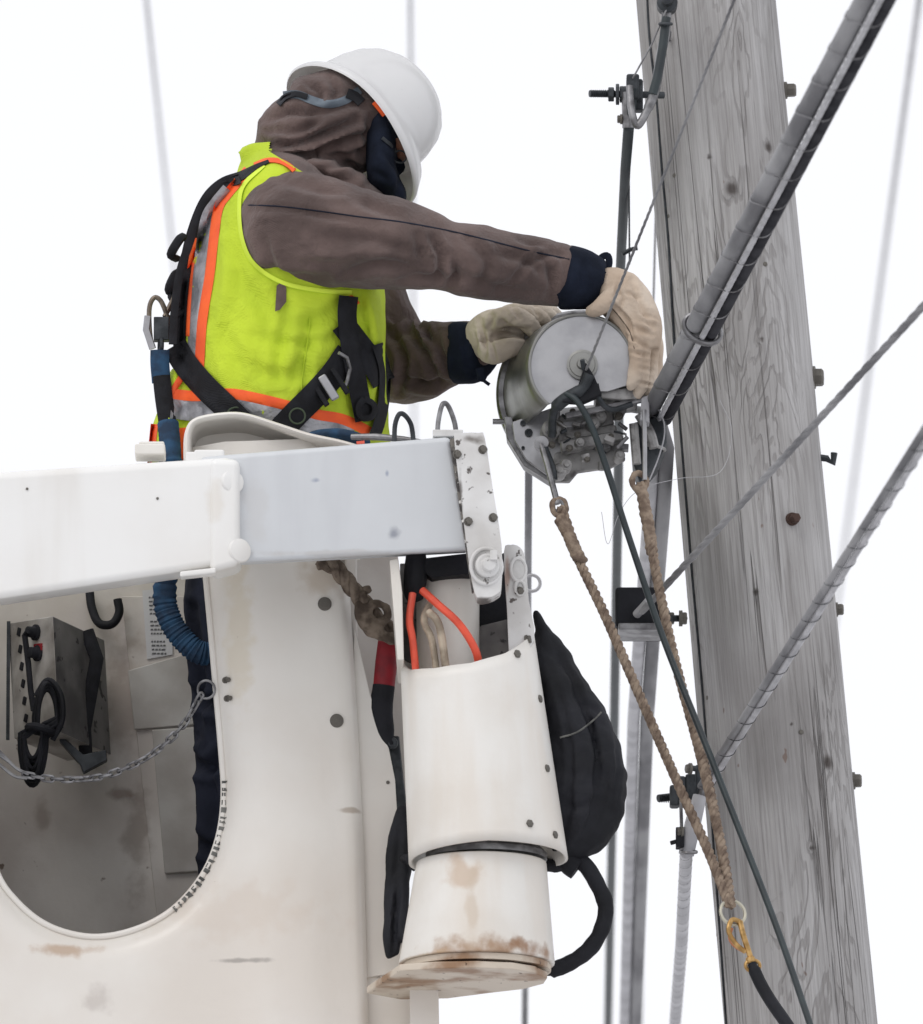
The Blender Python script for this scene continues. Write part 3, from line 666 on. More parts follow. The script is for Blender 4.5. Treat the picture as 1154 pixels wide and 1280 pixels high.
# liner panels on the back wall, seam
q = MB(); q.prism([(152, 745), (400, 745), (400, 1420), (212, 1420), (196, 1145)], yf-.024, yf-.0105); q.build('liner_panel', m_inner, bk, bevel=.002)
q = MB(); q.prism([(160, 838), (240, 815), (250, 905), (193, 910), (168, 912)], yf-.031, yf-.025); q.build('patch_panel', m_panel, bk, bevel=.002)
q = MB(); q.prism([(190, 912), (300, 905), (310, 1085), (206, 1092)], yf-.033, yf-.026); q.build('patch_panel', m_panel, bk, bevel=.002)
q = MB(); q.prism([(178, 738), (214, 735), (216, 818), (184, 824)], yf-.027, yf-.0245); nt_ = q.build('notice_sheet', m_paper, bk, smooth=False)
q = MB()
for k in range(15):
    if k in (5, 10): continue
    y0 = 746+k*5.0; x0 = 186+k*.3
    x = x0
    while x < 206:
        w_ = random.uniform(2, 5); q.prism([(x, y0), (min(x+w_, 209), y0-.3), (min(x+w_, 209), y0+1.5), (x, y0+1.8)], yf-.0280, yf-.0272); x += w_+1.2
q.build('printed_text', m_ink, nt_, smooth=False)
q = MB(); q.tube(PP([(112, 738, yf-.03), (115, 760, yf-.035), (124, 779, yf-.045), (140, 780, yf-.05), (149, 766, yf-.05), (147, 749, yf-.05)], 6), .0075, 12); q.build('coat_hook', m_black2, bk)
# rim lip behind the boom
def rim(pts, r): return crom([(*p,) for p in pts], 8)
rp_ = crom([(236, 610), (234, 565), (236, 540), (246, 527), (275, 521), (305, 521), (345, 533), (385, 546), (430, 556), (480, 572)], 6)
q = MB(); q.tube([P(a[0], a[1], YW-.02) for a in rp_], .0062, 12, flat=2.4); q.build('rim_lip', m_wall, bk)
q = MB(); q.rings([[P(a[0]+2, a[1]+2, YW-.02) for a in rp_], [P(a[0]*.9+32, min(a[1]*.8+125, 700), YW+.05) for a in rp_], [P(a[0]*.8+66, 700, YW+.05) for a in rp_]], cap=False, closed=False); q.build('rim_wall', m_wall, bk)
# wall bolts
for (x, y_) in ((406, 755), (421, 901)):
    h = cast([FWB], x, y_); o = bolt('bolt', me_rivet, h[0], (0, -1, -.1), .0115, bk)
for (x, y_) in ((283, 850), (285, 873)):
    h = cast([FWB], x, y_); o = bolt('screw', me_hex, h[0], (.5, -1, -.1), .0042, bk); o.scale = (.0045, .0045, .012)
# mounting plates beside the wall
q = MB(); q.prism([(420, 745), (434, 752), (447, 800), (463, 868), (486, 935), (494, 975), (498, 1040), (502, 1215), (440, 1225)], YW+.045, YW+.06); mpl = q.build('mounting_plate', m_wall, bk, bevel=.003)
bolt('screw', me_rivet, P(485, 978, YW+.044), (0, -1, 0), .003, bk)
q = MB(); q.prism([(385, 690), (497, 690), (508, 780), (512, 1215), (440, 1215)], -.17, -.15); q.build('bracket_back', m_inner, bk, bevel=.002)
q = MB(); q.prism([(453, 1212), (528, 1240), (534, 1420), (455, 1420)], YW+.05, -.1); q.build('lower_support', m_wall, bk, bevel=.006)
q = MB(); q.prism([(512, 1224), (548, 1224), (552, 1420), (514, 1420)], YW-.06, -.1); q.build('lower_support', m_wall, bk, bevel=.004)
# chain
cpath = crom([(30, 968, -.30), (70, 974, -.3), (120, 972, -.3), (165, 957, -.3), (200, 935, -.3), (230, 905, -.3), (252, 868, -.3)], 20)
cw = [P(*c) for c in cpath]; L = [0]
for i in range(1, len(cw)): L.append(L[-1]+(cw[i]-cw[i-1]).length)
nl = int(L[-1]/.0155)
lk = MB()
pts = [Vector((math.cos(a)*.0048, math.sin(a)*.0048, 0)) + Vector((0, .006 if math.sin(a) > 0 else -.006, 0)) for a in [2*math.pi*i/20 for i in range(20)]]; pts.append(pts[0])
lk.tube(pts, .0021, 7); me_link = unit_mesh('link', lk, m_steel)
ch_ = MB(); ch_.torus(P(258, 862, -.30), (.3, 1, .2), .015, .0022, 20, 6); chain = ch_.build('safety_chain', m_steel, bk)
for k in range(nl):
    s_ = (k+.5)*L[-1]/nl; p = Vector([np.interp(s_, L, [v[j] for v in cw]) for j in range(3)]); p2 = Vector([np.interp(min(s_+.01, L[-1]), L, [v[j] for v in cw]) for j in range(3)]); 
    t = (p2-Vector([np.interp(s_-.01, L, [v[j] for v in cw]) for j in range(3)])).normalized()
    o = bpy.data.objects.new('link', me_link); COL.objects.link(o); o.parent = chain; o.location = p-rootloc(bk)
    zq = t.cross(Vector((0, -1, 0))).normalized(); yv = t; zz = (Vector((0, -1, 0))*math.cos(.6+k*1.35)+zq*math.sin(.6+k*1.35)); zz = (zz-yv*zz.dot(yv)).normalized(); xx = yv.cross(zz)
    o.rotation_euler = Matrix((xx, yv, zz)).transposed().to_euler()
q = MB(); q.tube(PP([(36, 968, -.3), (20, 960, -.3), (2, 942, -.3), (-8, 935, -.3), (-12, 944, -.3), (0, 956, -.3), (18, 970, -.3), (34, 973, -.3)], 5), .0028, 8); q.tube(PP([(-30, 925, -.3), (-6, 940, -.3), (12, 952, -.3)], 4), .0035, 8); q.build('snap_hook', m_steel, chain)

# ------------------------------------------------------------------ outlet box hung in the bucket
bx = thing('outlet_box', 'grey metal outlet box with black cord bundle hanging inside the bucket', 'outlet box', P(60, 920, .2))
pa, pb, pc, pd_ = P(10, 779, .20), P(66, 770, .08), P(131, 800, .27), P(76, 808, .33)
dn = Vector((0.012, 0, -.2))
def slab(mb, a, b, c, d, dn): mb.add([a, b, c, d, a+dn, b+dn, c+dn, d+dn], [(0, 1, 2, 3), (7, 6, 5, 4), (0, 4, 5, 1), (1, 5, 6, 2), (2, 6, 7, 3), (3, 7, 4, 0)])
q = MB(); q.mi = 0; slab(q, pa, pb, pc, pd_, dn); q.m = [0, 0, 0, 1, 1, 0]; q.build('case', [m_box, m_shadegrey], bx, bevel=.002)
q = MB(); e1 = (pb-pa).normalized(); fn = Vector((e1.y, -e1.x, 0)).normalized(); q.box(pa+Vector((0, 0, -.1))+e1*.004+fn*.001, (.006, .006, .205)); q.build('case_edge', m_darkmetal, bx)
def face(u, v, off=.0): return pa.lerp(pb, u)+dn*v+fn*off
rotf = Matrix((e1, -fn, Vector((0, 0, 1)))).transposed()
for k in range(6):
    q = MB(); q.box(face(.24+.01*k, .09+k*.15, .0), (.011, .004, .015), rotf @ Matrix.Rotation(.35, 3, 'Y')); o = q.build('socket', m_black2, bx, bevel=.003)
for k, (u, v) in enumerate(((.62, .12), (.64, .30))):
    q = MB(); q.lathe(face(u, v), fn, [(-.002, .014), (.004, .014), (.005, .010), (.018, .009), (.02, .002)], 18); q.build('knob', m_black2, bx)
q = MB(); q.box(face(.66, .25, .002), (.024, .003, .012), rotf); q.build('warning_sticker', m_red, bx)
q = MB(); q.tube([face(.66, .12, .02), face(.58, .15, .02), face(.56, .4, .014), face(.58, .62, .014), face(.62, .8, .014)], .0052, 10)
for k in range(9):
    c0 = P(52, 905+k*1.5, .02+.008*(k % 3)); a0 = .2*k; q.tube([c0 + Vector((math.cos(w_)*.016*(1+.25*(k % 3)) + (.010 if math.sin(w_) > 0 else -.014), .008*math.sin(2*w_), math.sin(w_)*(.058+.004*k))) for w_ in [a0+2*math.pi*i/30 for i in range(31)]], .0034, 8)
q.tube(PP([(45, 870, .03), (60, 850, .03), (76, 868, .02), (78, 900, .02), (66, 925, .03)], 6), .005, 8)
q.torus(P(50, 912, .02), (0.2, 0, 1), .020, .007, 20, 8); q.build('cord_bundle', m_black2, bx)
q = MB(); sx_ = pb.lerp(pc, .62); sn = Vector((.7, -.7, 0))
q.tube([sx_+sn*.004, sx_+sn*.012+Vector((.012, 0, -.05)), sx_+sn*.012+Vector((.0, 0, -.12)), sx_+sn*.008+Vector((-.006, 0, -.17)), sx_+sn*.004+Vector((.0, 0, -.215)), sx_+Vector((.02, 0, -.22))], .012, 8, flat=.35); q.build('strap', m_black, bx)
q = MB(); q.prism([(76, 918), (104, 943), (133, 937), (134, 950), (104, 966), (100, 955), (74, 926)], .14, .16); q.build('bracket', m_darkmetal, bx, bevel=.002)

# ------------------------------------------------------------------ person
TORS = [(352, 760, .05, 105, .17), (350, 650, .03, 122, .18), (352, 560, .02, 126, .185), (352, 490, .0, 124, .185), (354, 420, 0, 122, .19), (357, 350, 0, 116, .2), (356, 290, .0, 98, .205), (352, 245, 0, 72, .19), (350, 212, 0, 46, .12), (352, 196, 0, 30, .06)]
torso = MB(); loft(torso, TORS, 40, 5)
body = MB(); loft(body, TORS, 40, 5)
HEAD = [(352, 232, 0, 44, .09), (358, 200, 0, 42, .085), (376, 172, 0, 50, .095), (404, 152, 0, 60, .10), (430, 142, 0, 60, .095), (455, 134, .0, 42, .07), (470, 128, 0, 12, .03)]
loft(body, [(350, 240, 0, 40, .08), (375, 200, 0, 45, .08), (410, 172, 0, 52, .082), (445, 158, 0, 50, .078), (470, 150, 0, 28, .05)], 24, 5)
ARM = [(322, 282, -.10, 22, .03), (330, 281, -.14, 46, .055), (348, 280, -.17, 65, .075), (375, 286, -.19, 70, .082), (420, 293, -.2, 68, .082), (480, 303, -.2, 60, .08), (530, 313, -.19, 51, .07), (560, 320, -.18, 45, .064), (600, 328, -.17, 46, .062), (650, 336, -.15, 44, .058), (690, 343, -.13, 40, .052), (722, 350, -.12, 36, .046), (745, 353, -.11, 26, .036)]
loft(body, ARM, 32, 5)
ARM2 = [(400, 270, .12, 50, .06), (440, 330, .18, 50, .07), (470, 400, .2, 50, .07), (492, 448, .19, 54, .065), (520, 454, .16, 50, .06), (555, 444, .12, 42, .052), (590, 432, .08, 34, .04), (606, 430, .05, 26, .032)]
loft(body, ARM2, 28, 5)
LEG = [(330, 640, -.03, 80, .11), (318, 740, -.03, 88, .1), (312, 850, -.02, 76, .09), (312, 960, -.0, 68, .085), (308, 1080, 0, 60, .075), (300, 1230, 0, 50, .06), (300, 1330, 0, 40, .06)]
loft(body, LEG, 24, 4); loft(body, [(a+40, b, c+.2, d, e) for a, b, c, d, e in LEG], 24, 4)
folds = []
def F_(pts, w=7, a=-.006): folds.append((pts, w, a))
# sleeve creases read off the photograph
F_([(312, 262), (360, 262), (420, 272), (470, 283)], 6, -.004)
F_([(300, 330), (350, 345), (410, 350)], 8, -.005)
F_([(400, 300), (450, 296), (520, 318)], 10, -.006); F_([(430, 340), (480, 328), (520, 338)], 8, -.007)
F_([(540, 300), (552, 322), (546, 352)], 7, -.009); F_([(562, 318), (570, 345), (556, 360)], 6, -.008); F_([(520, 296), (532, 330)], 7, -.006)
F_([(585, 300), (610, 330), (596, 360)], 8, -.006); F_([(620, 318), (660, 326), (690, 350)], 8, -.006); F_([(640, 350), (668, 322), (700, 318)], 6, -.006)
F_([(676, 320), (690, 340), (688, 372)], 6, -.007); F_([(566, 340), (610, 356), (660, 366)], 8, -.005); F_([(650, 300), (690, 312)], 5, -.004)
F_([(350, 225), (400, 236), (450, 240)], 8, -.005); F_([(330, 300), (340, 330), (360, 350)], 7, -.005); F_([(440, 250), (500, 270)], 7, -.004)
F_([(500, 350), (540, 345), (575, 352)], 6, -.006); F_([(380, 320), (430, 318), (470, 306)], 7, .004)
for (a, b, c) in (((492, 420), (505, 450), (500, 490)), ((512, 415), (530, 440), (550, 480)), ((545, 415), (552, 445), (575, 470)), ((500, 470), (530, 480), (560, 478)), ((524, 412), (536, 420), (540, 440))): F_([a, b, c], 6, -.009)
F_([(482, 400), (496, 412), (508, 402)], 5, .010); F_([(518, 404), (526, 418), (530, 408)], 4, .008)
for (a, b, c) in (((215, 850), (260, 880), (300, 870)), ((225, 940), (260, 960), (290, 930)), ((235, 1040), (255, 1060), (280, 1050)), ((240, 760), (250, 850), (245, 920)), ((262, 960), (265, 1010), (258, 1080))): F_([a, b, c], 9, -.01)
bmesh_ = remesh(body, .0058, 4, [(a_, b_*.8, c_*1.6) for a_, b_, c_ in folds], [(.004, 16, (1, 1, 1)), (.0022, 38, (1, 1, 1))])
zt_ = P(300, 640, 0).z
for i, f in enumerate(bmesh_.f):
    if bmesh_.v[f[0]].z < zt_: bmesh_.m[i] = 1
person = thing('person', 'person in brown hooded jacket, lime vest and white hard hat working on the machine', 'person', P(320, 1330, .05))
bmesh_.build('body', [m_jacket, m_trouser], person, angle=80)
BODY = bmesh_.bvh()
# hood
HEAD = [(350, 250, 0, 44, .10), (352, 222, 0, 42, .10), (366, 192, 0, 48, .105), (392, 172, 0, 56, .112), (420, 162, 0, 60, .114), (442, 160, 0, 57, .108), (464, 152, 0, 40, .092), (480, 158, 0, 24, .075), (488, 162, 0, 10, .04)]
hd = MB(); loft(hd, HEAD, 30, 5)
loft(hd, [(352, 128, 0, 10, .03), (356, 135, 0, 26, .07), (372, 138, 0, 40, .095), (400, 140, 0, 48, .105), (430, 132, 0, 46, .1), (452, 128, 0, 30, .08)], 28, 4)
loft(hd, [(330, 190, 0, 10, .03), (338, 180, 0, 22, .07), (352, 165, 0, 30, .09), (380, 150, 0, 34, .1)], 24, 4)
loft(hd, [(400, 225, -.02, 28, .09), (430, 238, -.03, 26, .09), (460, 252, -.04, 20, .07), (485, 262, -.04, 12, .03)], 20, 4)
hf = []
for s_, w_, a in (([(330, 178), (370, 180), (410, 165), (445, 150)], 5, -.010), ([(340, 205), (390, 190), (430, 176), (470, 168)], 5, -.010), ([(335, 150), (360, 140), (400, 140), (440, 130)], 5, -.007), ([(350, 190), (400, 196), (450, 190)], 6, -.006),
                  ([(400, 215), (430, 205), (458, 208)], 5, -.006), ([(340, 165), (375, 165), (400, 150)], 5, -.006), ([(385, 105), (400, 115), (398, 130)], 4, -.006), ([(412, 98), (420, 112), (415, 130)], 4, -.005), ([(360, 215), (400, 222), (440, 226)], 6, -.006), ([(430, 185), (450, 200), (454, 225)], 5, .005), ([(460, 150), (462, 175), (450, 195)], 5, -.006)): hf.append((s_, w_, a))
hd = remesh(hd, .0050, 3, [(a_, b_, c_*1.7) for a_, b_, c_ in hf], [(.003, 18, (1, 1, 1)), (.0015, 60, (1, 1, 1))]); hd.build('hood', m_jacket, person, angle=80); HOOD = hd.bvh()
# face mask, glasses, nose
fm = MB(); loft(fm, [(474, 150, -.0, 24, .06), (476, 176, -.02, 23, .075), (477, 205, -.035, 20, .08), (482, 230, -.04, 20, .075), (496, 246, -.04, 14, .05), (502, 256, -.04, 6, .02)], 24, 5)
loft(fm, [(490, 204, -.02, 10, .02), (501, 210, -.02, 7, .016), (506, 212, -.02, 3, .008)], 14, 4)
fm = remesh(fm, .005, 3, [([(480, 190), (500, 215), (498, 240)], 4, -.006), ([(470, 215), (485, 225)], 4, -.005)], [(.002, 40, (1, 1, 1))]); fm.build('face_mask', m_navy, person, angle=80); MASK = fm.bvh()
q = MB(); loft(q, [(494, 180, -.02, 8, .04), (499, 190, -.02, 8, .045), (502, 200, -.02, 6, .03)], 16, 4); q.build('face', m_skin, person)
q = MB(); ribbon(q, [MASK, HOOD], [(478, 172), (490, 182), (503, 194)], 4, .006, .002, 3); q.torus(P(500, 196, -.07), (.5, -.8, -.3), .013, .0016, 20, 6, sx=.8); q.build('safety_glasses', m_darkmetal, person)
# vest
vs_ = [(a, b, c, d+7+(3 if b > 500 else 0), e+.015) for a, b, c, d, e in TORS if b < 600 or b == 650]
vs_[-1] = (346, 190, 0, 24, .05); vs_[-2] = (342, 206, 0, 44, .12)
vest = MB(); loft(vest, vs_, 48, 6); loft(vest, [(330, 202, 0, 22, .09), (345, 198, -.01, 16, .10), (356, 206, 0, 10, .08)], 20, 3)
loft(vest, [(455, 345, -.02, 18, .12), (459, 400, -.02, 22, .125), (462, 450, -.01, 21, .12), (458, 500, -.01, 18, .115), (452, 540, 0, 14, .1)], 24, 4)
loft(vest, [(222, 470, 0, 10, .09), (218, 510, 0, 18, .10), (212, 545, 0, 24, .11), (210, 590, 0, 26, .11)], 20, 4)
vf = [([(300, 350), (330, 390), (345, 440)], 9, -.005), ([(360, 380), (352, 430), (346, 490)], 7, -.006), ([(390, 395), (382, 440), (360, 490)], 8, -.006), ([(380, 450), (384, 470), (378, 495)], 5, -.006),
      ([(270, 400), (290, 440), (300, 480)], 10, -.005), ([(430, 370), (400, 400), (360, 410)], 8, -.005), ([(320, 420), (370, 430), (410, 425)], 7, -.005), ([(450, 370), (458, 420), (452, 460)], 5, -.006), ([(280, 300), (285, 350), (275, 400)], 8, .004), ([(300, 450), (340, 470), (400, 465)], 8, -.004), ([(245, 510), (300, 520), (345, 525)], 6, -.004), ([(320, 505), (322, 520), (318, 540)], 4, -.005)]
vest = remesh(vest, .0062, 3, [(a_, b_, c_*1.4) for a_, b_, c_ in vf], [(.004, 9, (1, 1, 1)), (.0025, 24, (1, 1, 1))])
vz = P(300, 600, 0).z
vme = bpy.data.meshes.new('tmpv'); vme.from_pydata([tuple(v) for v in vest.v], [], vest.f); vb = bmesh.new(); vb.from_mesh(vme)
def cut_px(bm_, p1, p2):
    a_ = P(*p1)-CAM; b_ = P(*p2)-CAM
    bmesh.ops.bisect_plane(bm_, geom=bm_.verts[:]+bm_.edges[:]+bm_.faces[:], plane_co=CAM, plane_no=a_.cross(b_).normalized(), dist=1e-6)
cut_px(vb, (338, 190), (390, 222)); cut_px(vb, (0, 600), (1000, 600))
kill = []
for f_ in vb.faces:
    (fx, fy), = proj(np.array([list(f_.calc_center_median())]))
    if fy > 600 or (fy < 250 and fx > 338 and (fy-190) < (fx-338)*32/52): kill.append(f_)
bmesh.ops.delete(vb, geom=kill, context='FACES'); vb.verts.ensure_lookup_table(); vb.verts.index_update()
vest.v = [v.co.copy() for v in vb.verts]; vest.f = [tuple(v.index for v in f_.verts) for f_ in vb.faces]; vest.m = [0]*len(vest.f); vb.free(); bpy.data.meshes.remove(vme)
vo = vest.build('safety_vest', m_vest, person, angle=80); VEST = vest.bvh()
T = [VEST, BODY, HOOD]; TV = [VEST]
def strip(name, m_, pts, wd, parent=person, off=.003, th=.003, trees=T, nw=5, label=None, sm=2):
    q = MB(); ribbon(q, trees, pts, wd, off, th, nw, sm); o = q.build(name, m_, parent, angle=60)
    if label: o['label'] = label
    return o
strip('armhole_binding', m_vestedge, [(330, 206), (304, 232), (299, 262), (303, 300), (318, 330), (353, 353), (400, 363), (440, 365)], 5, vo, .006, .008, T, 3)
strip('orange_trim', m_orange, [(310, 212), (301, 223), (284, 243), (273, 260), (267, 300), (262, 344), (256, 380), (252, 410), (249, 462), (247, 492)], 12, vo, trees=TV)
strip('orange_trim', m_orange, [(257, 262), (247, 295), (239, 330), (235, 377), (233, 420)], 8, vo, trees=TV)
strip('reflective_strip', m_silver, [(285, 236), (270, 254), (258, 275), (250, 328), (246, 377), (243, 410), (242, 455)], 15, vo, .002, .002, trees=TV)
strip('orange_trim', m_orange, [(214, 492), (245, 495), (288, 492), (331, 500), (370, 510), (396, 518), (425, 523), (445, 531), (462, 540)], 13, vo, trees=TV)
strip('reflective_strip', m_silver, [(214, 510), (245, 513), (288, 511), (331, 519), (370, 529), (400, 536), (440, 548)], 26, vo, .0025, .002, trees=TV)
strip('orange_trim', m_orange, [(228, 470), (220, 482), (212, 494)], 8, vo, trees=TV)
strip('orange_trim', m_orange, [(226, 535), (229, 560), (231, 590)], 13, vo, .004, trees=TV)
strip('reflective_strip', m_silver, [(215, 530), (214, 560), (213, 590)], 12, vo, .003, trees=TV)
strip('orange_trim', m_orange, [(193, 530), (190, 560), (188, 590)], 9, vo, .003, trees=TV)
strip('collar_trim', m_orange, [(318, 206), (334, 200), (350, 201), (362, 207), (368, 213)], 6, vo, .008, .006, T, 3)
strip('orange_trim', m_orange, [(434, 374), (442, 372), (447, 380)], 6, vo, .004, trees=TV)
q = MB(); 
pp_ = [(346, 358), (352, 353), (358, 360), (358, 378), (350, 388), (344, 390), (345, 374)]
cen = (351, 370); vsx = [cast(TV, *cen)[0]+Vector((0, -.0045, 0))]+[cast(TV, *p)[0]+Vector((0, -.0045, 0)) for p in pp_]
q.add(vsx, [(0, i+1, (i+1) % len(pp_)+1) for i in range(len(pp_))]); q.build('torn_hole', m_jacket, vo)
q = MB(); ribbon(q, TV, [(388, 396), (384, 430), (378, 470), (377, 490)], 1.6, .0035, .002, 3); q.build('pocket_seam', m_vest, vo)
# jacket seams and cuffs
q = MB(); ribbon(q, [BODY], [(304, 256), (350, 258), (400, 264), (450, 271), (500, 277), (560, 288), (610, 300), (660, 313), (712, 324)], 1.8, .0015, .002, 3); q.build('sleeve_seam', m_trouser, person)
def cuff(secs, m_, name='cuff'):
    q = MB(); loft(q, secs, 26, 4); q2 = remesh(q, .005, 3, [([(712, 320), (706, 350), (700, 380)], 4, -.004), ([(730, 330), (726, 360)], 4, -.004), ([(580, 415), (584, 440), (590, 465)], 4, -.004)], [(.004, 30, (1, 1, 1))]); return q2.build(name, m_, person, angle=80)
cuff([(701, 346, -.125, 36, .05), (707, 347, -.125, 41, .055), (722, 350, -.12, 40, .054), (738, 354, -.115, 36, .05), (750, 357, -.11, 31, .044), (754, 358, -.11, 24, .036)], m_navy)
cuff([(572, 440, .09, 30, .04), (566, 440, .09, 38, .05), (582, 440, .085, 40, .052), (598, 441, .07, 38, .046), (607, 442, .06, 30, .038)], m_navy)
q = MB(); q.tube(PP([(745, 335, -.12), (752, 322, -.12), (760, 320, -.12), (761, 332, -.12), (752, 345, -.12)], 4), [.006]*17, 8, flat=.5); q.build('cuff_tab', m_navy, person); q = MB(); q.tube(PP([(600, 460, .03), (604, 474, .03), (612, 481, .03)], 4), [.008]*5+[.003]*4, 8, flat=.5); q.build('cuff_tab', m_navy, person)
# ---- gloves
def chain_loft(mb, pts, n=14): loft(mb, pts, n, 5)
g1 = MB()
chain_loft(g1, [(746, 352, -.115, 20, .032), (756, 358, -.115, 27, .036), (770, 366, -.115, 32, .040), (784, 380, -.12, 32, .042), (797, 402, -.12, 30, .042), (804, 424, -.12, 25, .04), (807, 440, -.12, 18, .032)], 22)
for (x, y1, y2, dy, r_, bend) in ((796, 425, 488, -.155, 8.8, -2), (803, 428, 498, -.135, 9.2, 0), (811, 428, 499, -.108, 9.2, 2), (817, 425, 488, -.085, 8.5, 3)):
    chain_loft(g1, [(x-2, y1-18, dy+.01, r_, r_/PXM), (x+bend, y1+4, dy, r_+.9, (r_+.8)/PXM), (x+1+bend, (y1+y2)/2-6, dy-.002, r_-.2, r_/PXM), (x-1+bend, (y1+y2)/2+14, dy+.002, r_+.2, r_/PXM), (x-5+bend, y2-7, dy+.008, r_-1.6, (r_-1)/PXM), (x-7+bend, y2, dy+.012, r_-5, (r_-5)/PXM)], 14)
chain_loft(g1, [(768, 364, -.14, 9, .012), (760, 374, -.155, 11.5, .0145), (750, 384, -.158, 10.5, .014), (741, 388, -.15, 9, .012), (733, 388, -.145, 5, .006)], 14)
g1 = remesh(g1, .0028, 2, [(a_, b_*.8, c_*1.5) for a_, b_, c_ in [([(765, 380), (785, 400), (792, 425)], 3, -.004), ([(790, 350), (800, 380), (815, 410)], 4, -.004), ([(775, 350), (770, 372)], 4, -.004), ([(788, 440), (820, 446)], 3, -.003), ([(796, 410), (815, 418)], 4, -.004), ([(800, 460), (818, 464)], 3, -.002), ([(780, 365), (800, 372)], 3, -.003), ([(770, 362), (778, 372), (774, 388)], 3, -.003), ([(800, 396), (822, 404)], 3, .003), ([(798, 478), (816, 482)], 2.5, -.003), ([(786, 420), (806, 432)], 3, -.003)]], [(.0012, 45, (1, 1, 1)), (.0006, 120, (1, 1, 1))])
o = g1.build('glove', m_glove, person, angle=80); o['label'] = 'tan leather glove draped over the right of the machine'
q = MB(); G1 = g1.bvh(); ribbon(q, [G1], [(764, 384), (776, 398), (788, 416), (793, 436)], 1.5, .001, .002, 3); q.build('glove_seam', m_rope2, o)
g2 = MB()
chain_loft(g2, [(592, 428, .07, 22, .032), (602, 424, .06, 29, .036), (614, 420, .05, 33, .038), (628, 414, .05, 31, .036), (640, 408, .06, 26, .032), (648, 402, .06, 18, .024)], 22)
chain_loft(g2, [(612, 405, .02, 12, .016), (628, 396, .0, 13, .017), (645, 396, -.01, 12.5, .016), (660, 404, -.01, 11.5, .015), (670, 416, .0, 10, .013), (674, 424, .01, 5, .008)], 16)
chain_loft(g2, [(625, 398, .04, 12, .016), (642, 391, .03, 12, .016), (662, 392, .025, 11, .015), (678, 400, .03, 10, .013), (684, 410, .04, 6, .01)], 16)
chain_loft(g2, [(635, 398, .06, 11, .015), (655, 388, .05, 11, .015), (676, 389, .05, 10, .014), (690, 397, .06, 9, .012), (696, 404, .07, 5, .008)], 16)
chain_loft(g2, [(640, 400, .085, 10, .014), (665, 387, .08, 10, .013), (688, 388, .08, 9, .012), (700, 394, .09, 5, .008)], 16)
chain_loft(g2, [(606, 440, .02, 12, .018), (618, 442, -.0, 14, .019), (633, 437, -.012, 13, .017), (646, 432, -.012, 11.5, .015), (655, 431, -.008, 6, .009)], 16)
g2 = remesh(g2, .0028, 2, [(a_, b_*.8, c_*1.6) for a_, b_, c_ in [([(600, 400), (606, 430), (604, 455)], 4, -.003), ([(614, 428), (620, 452)], 3, -.003), ([(628, 402), (640, 410), (660, 412)], 4, -.006), ([(640, 384), (650, 398)], 3, -.003), ([(668, 384), (674, 398)], 3, -.003), ([(616, 395), (612, 412)], 4, -.003), ([(618, 420), (640, 418), (660, 420)], 5, -.006), ([(598, 415), (604, 440)], 3, .003)]], [(.0012, 45, (1, 1, 1)), (.0006, 120, (1, 1, 1))])
o = g2.build('glove', m_glove2, person, angle=80); o['label'] = 'greyish glove gripping behind the machine'

# ---- hard hat
t_ = m_hat.node_tree; tr_ = t_.nodes.new('ShaderNodeBsdfTranslucent'); tr_.inputs[0].default_value = (.85, .82, .78, 1); ms_ = t_.nodes.new('ShaderNodeMixShader'); ms_.inputs[0].default_value = .3
ou_ = [n_ for n_ in t_.nodes if n_.type == 'OUTPUT_MATERIAL'][0]; t_.links.new(t_.nodes['Principled BSDF'].outputs[0], ms_.inputs[1]); t_.links.new(tr_.outputs[0], ms_.inputs[2]); t_.links.new(ms_.outputs[0], ou_.inputs[0])
hat_c = (P(447, 156, -.0)); fwd = (P(526, 240, -.0)-P(367, 84, .0)+Vector((0, -.04, 0))).normalized()
nrm0 = (R*.70 + U*.714); nrm0 = (nrm0-fwd*nrm0.dot(fwd)).normalized(); tl = math.radians(32)
lat0 = fwd.cross(nrm0); lat0 = lat0 if lat0.y < 0 else -lat0       # towards the viewer
HN = (nrm0*math.cos(tl) - lat0*math.sin(tl)).normalized(); HL = (lat0*math.cos(tl) + nrm0*math.sin(tl)).normalized(); HF = fwd
LF, LL = .141, .119
hp = MB(); n = 72; rs = []
def brim_r(a):
    f = math.cos(a); return 1 + .17*max(0, f)**3
prof = [(1.0, -.012), (1.012, -.008), (1.005, -.003), (.96, .002), (.90, .010), (.86, .02), (.845, .035), (.82, .058), (.76, .086), (.66, .110), (.52, .129), (.35, .141), (.17, .147), (.03, .149)]
def ringpt(rad, h, a, inner=0):
    rr = rad*(brim_r(a) if rad > .87 else 1)
    droop = -.018*max(0, (rad-.86)/.14)*abs(math.cos(a))**2 if rad > .86 else 0
    rib = .004*max(0, 1-abs(math.sin(a))*LL*rad/.02)*(1 if rad < .84 else 0)*min(1, (h+.0)/.05)
    return hat_c + HF*math.cos(a)*LF*rr + HL*math.sin(a)*LL*rr + HN*(h+droop+rib-inner)
for rad, h in prof: rs.append([ringpt(rad, h, 2*math.pi*j/n) for j in range(n)])
hp.rings(rs, cap=False); hp.add([ringpt(.03, .149, 2*math.pi*j/n) for j in range(n)], [tuple(range(n))])
rs2 = [[ringpt(rad*(.985 if rad > .9 else .975), h, 2*math.pi*j/n, .0035) for j in range(n)] for rad, h in prof]; hp.rings(rs2, cap=False)
hp.rings([rs[0], rs2[0]], cap=False)
ho = hp.build('hard_hat', m_hat, person, angle=60)
HAT = hp.bvh()
q = MB()
q.tube([ringpt(.86, -.004, 1.15+.06*j, .004) for j in range(5)], .006, 8, flat=.6); q.build('suspension_strap', m_orange, ho)
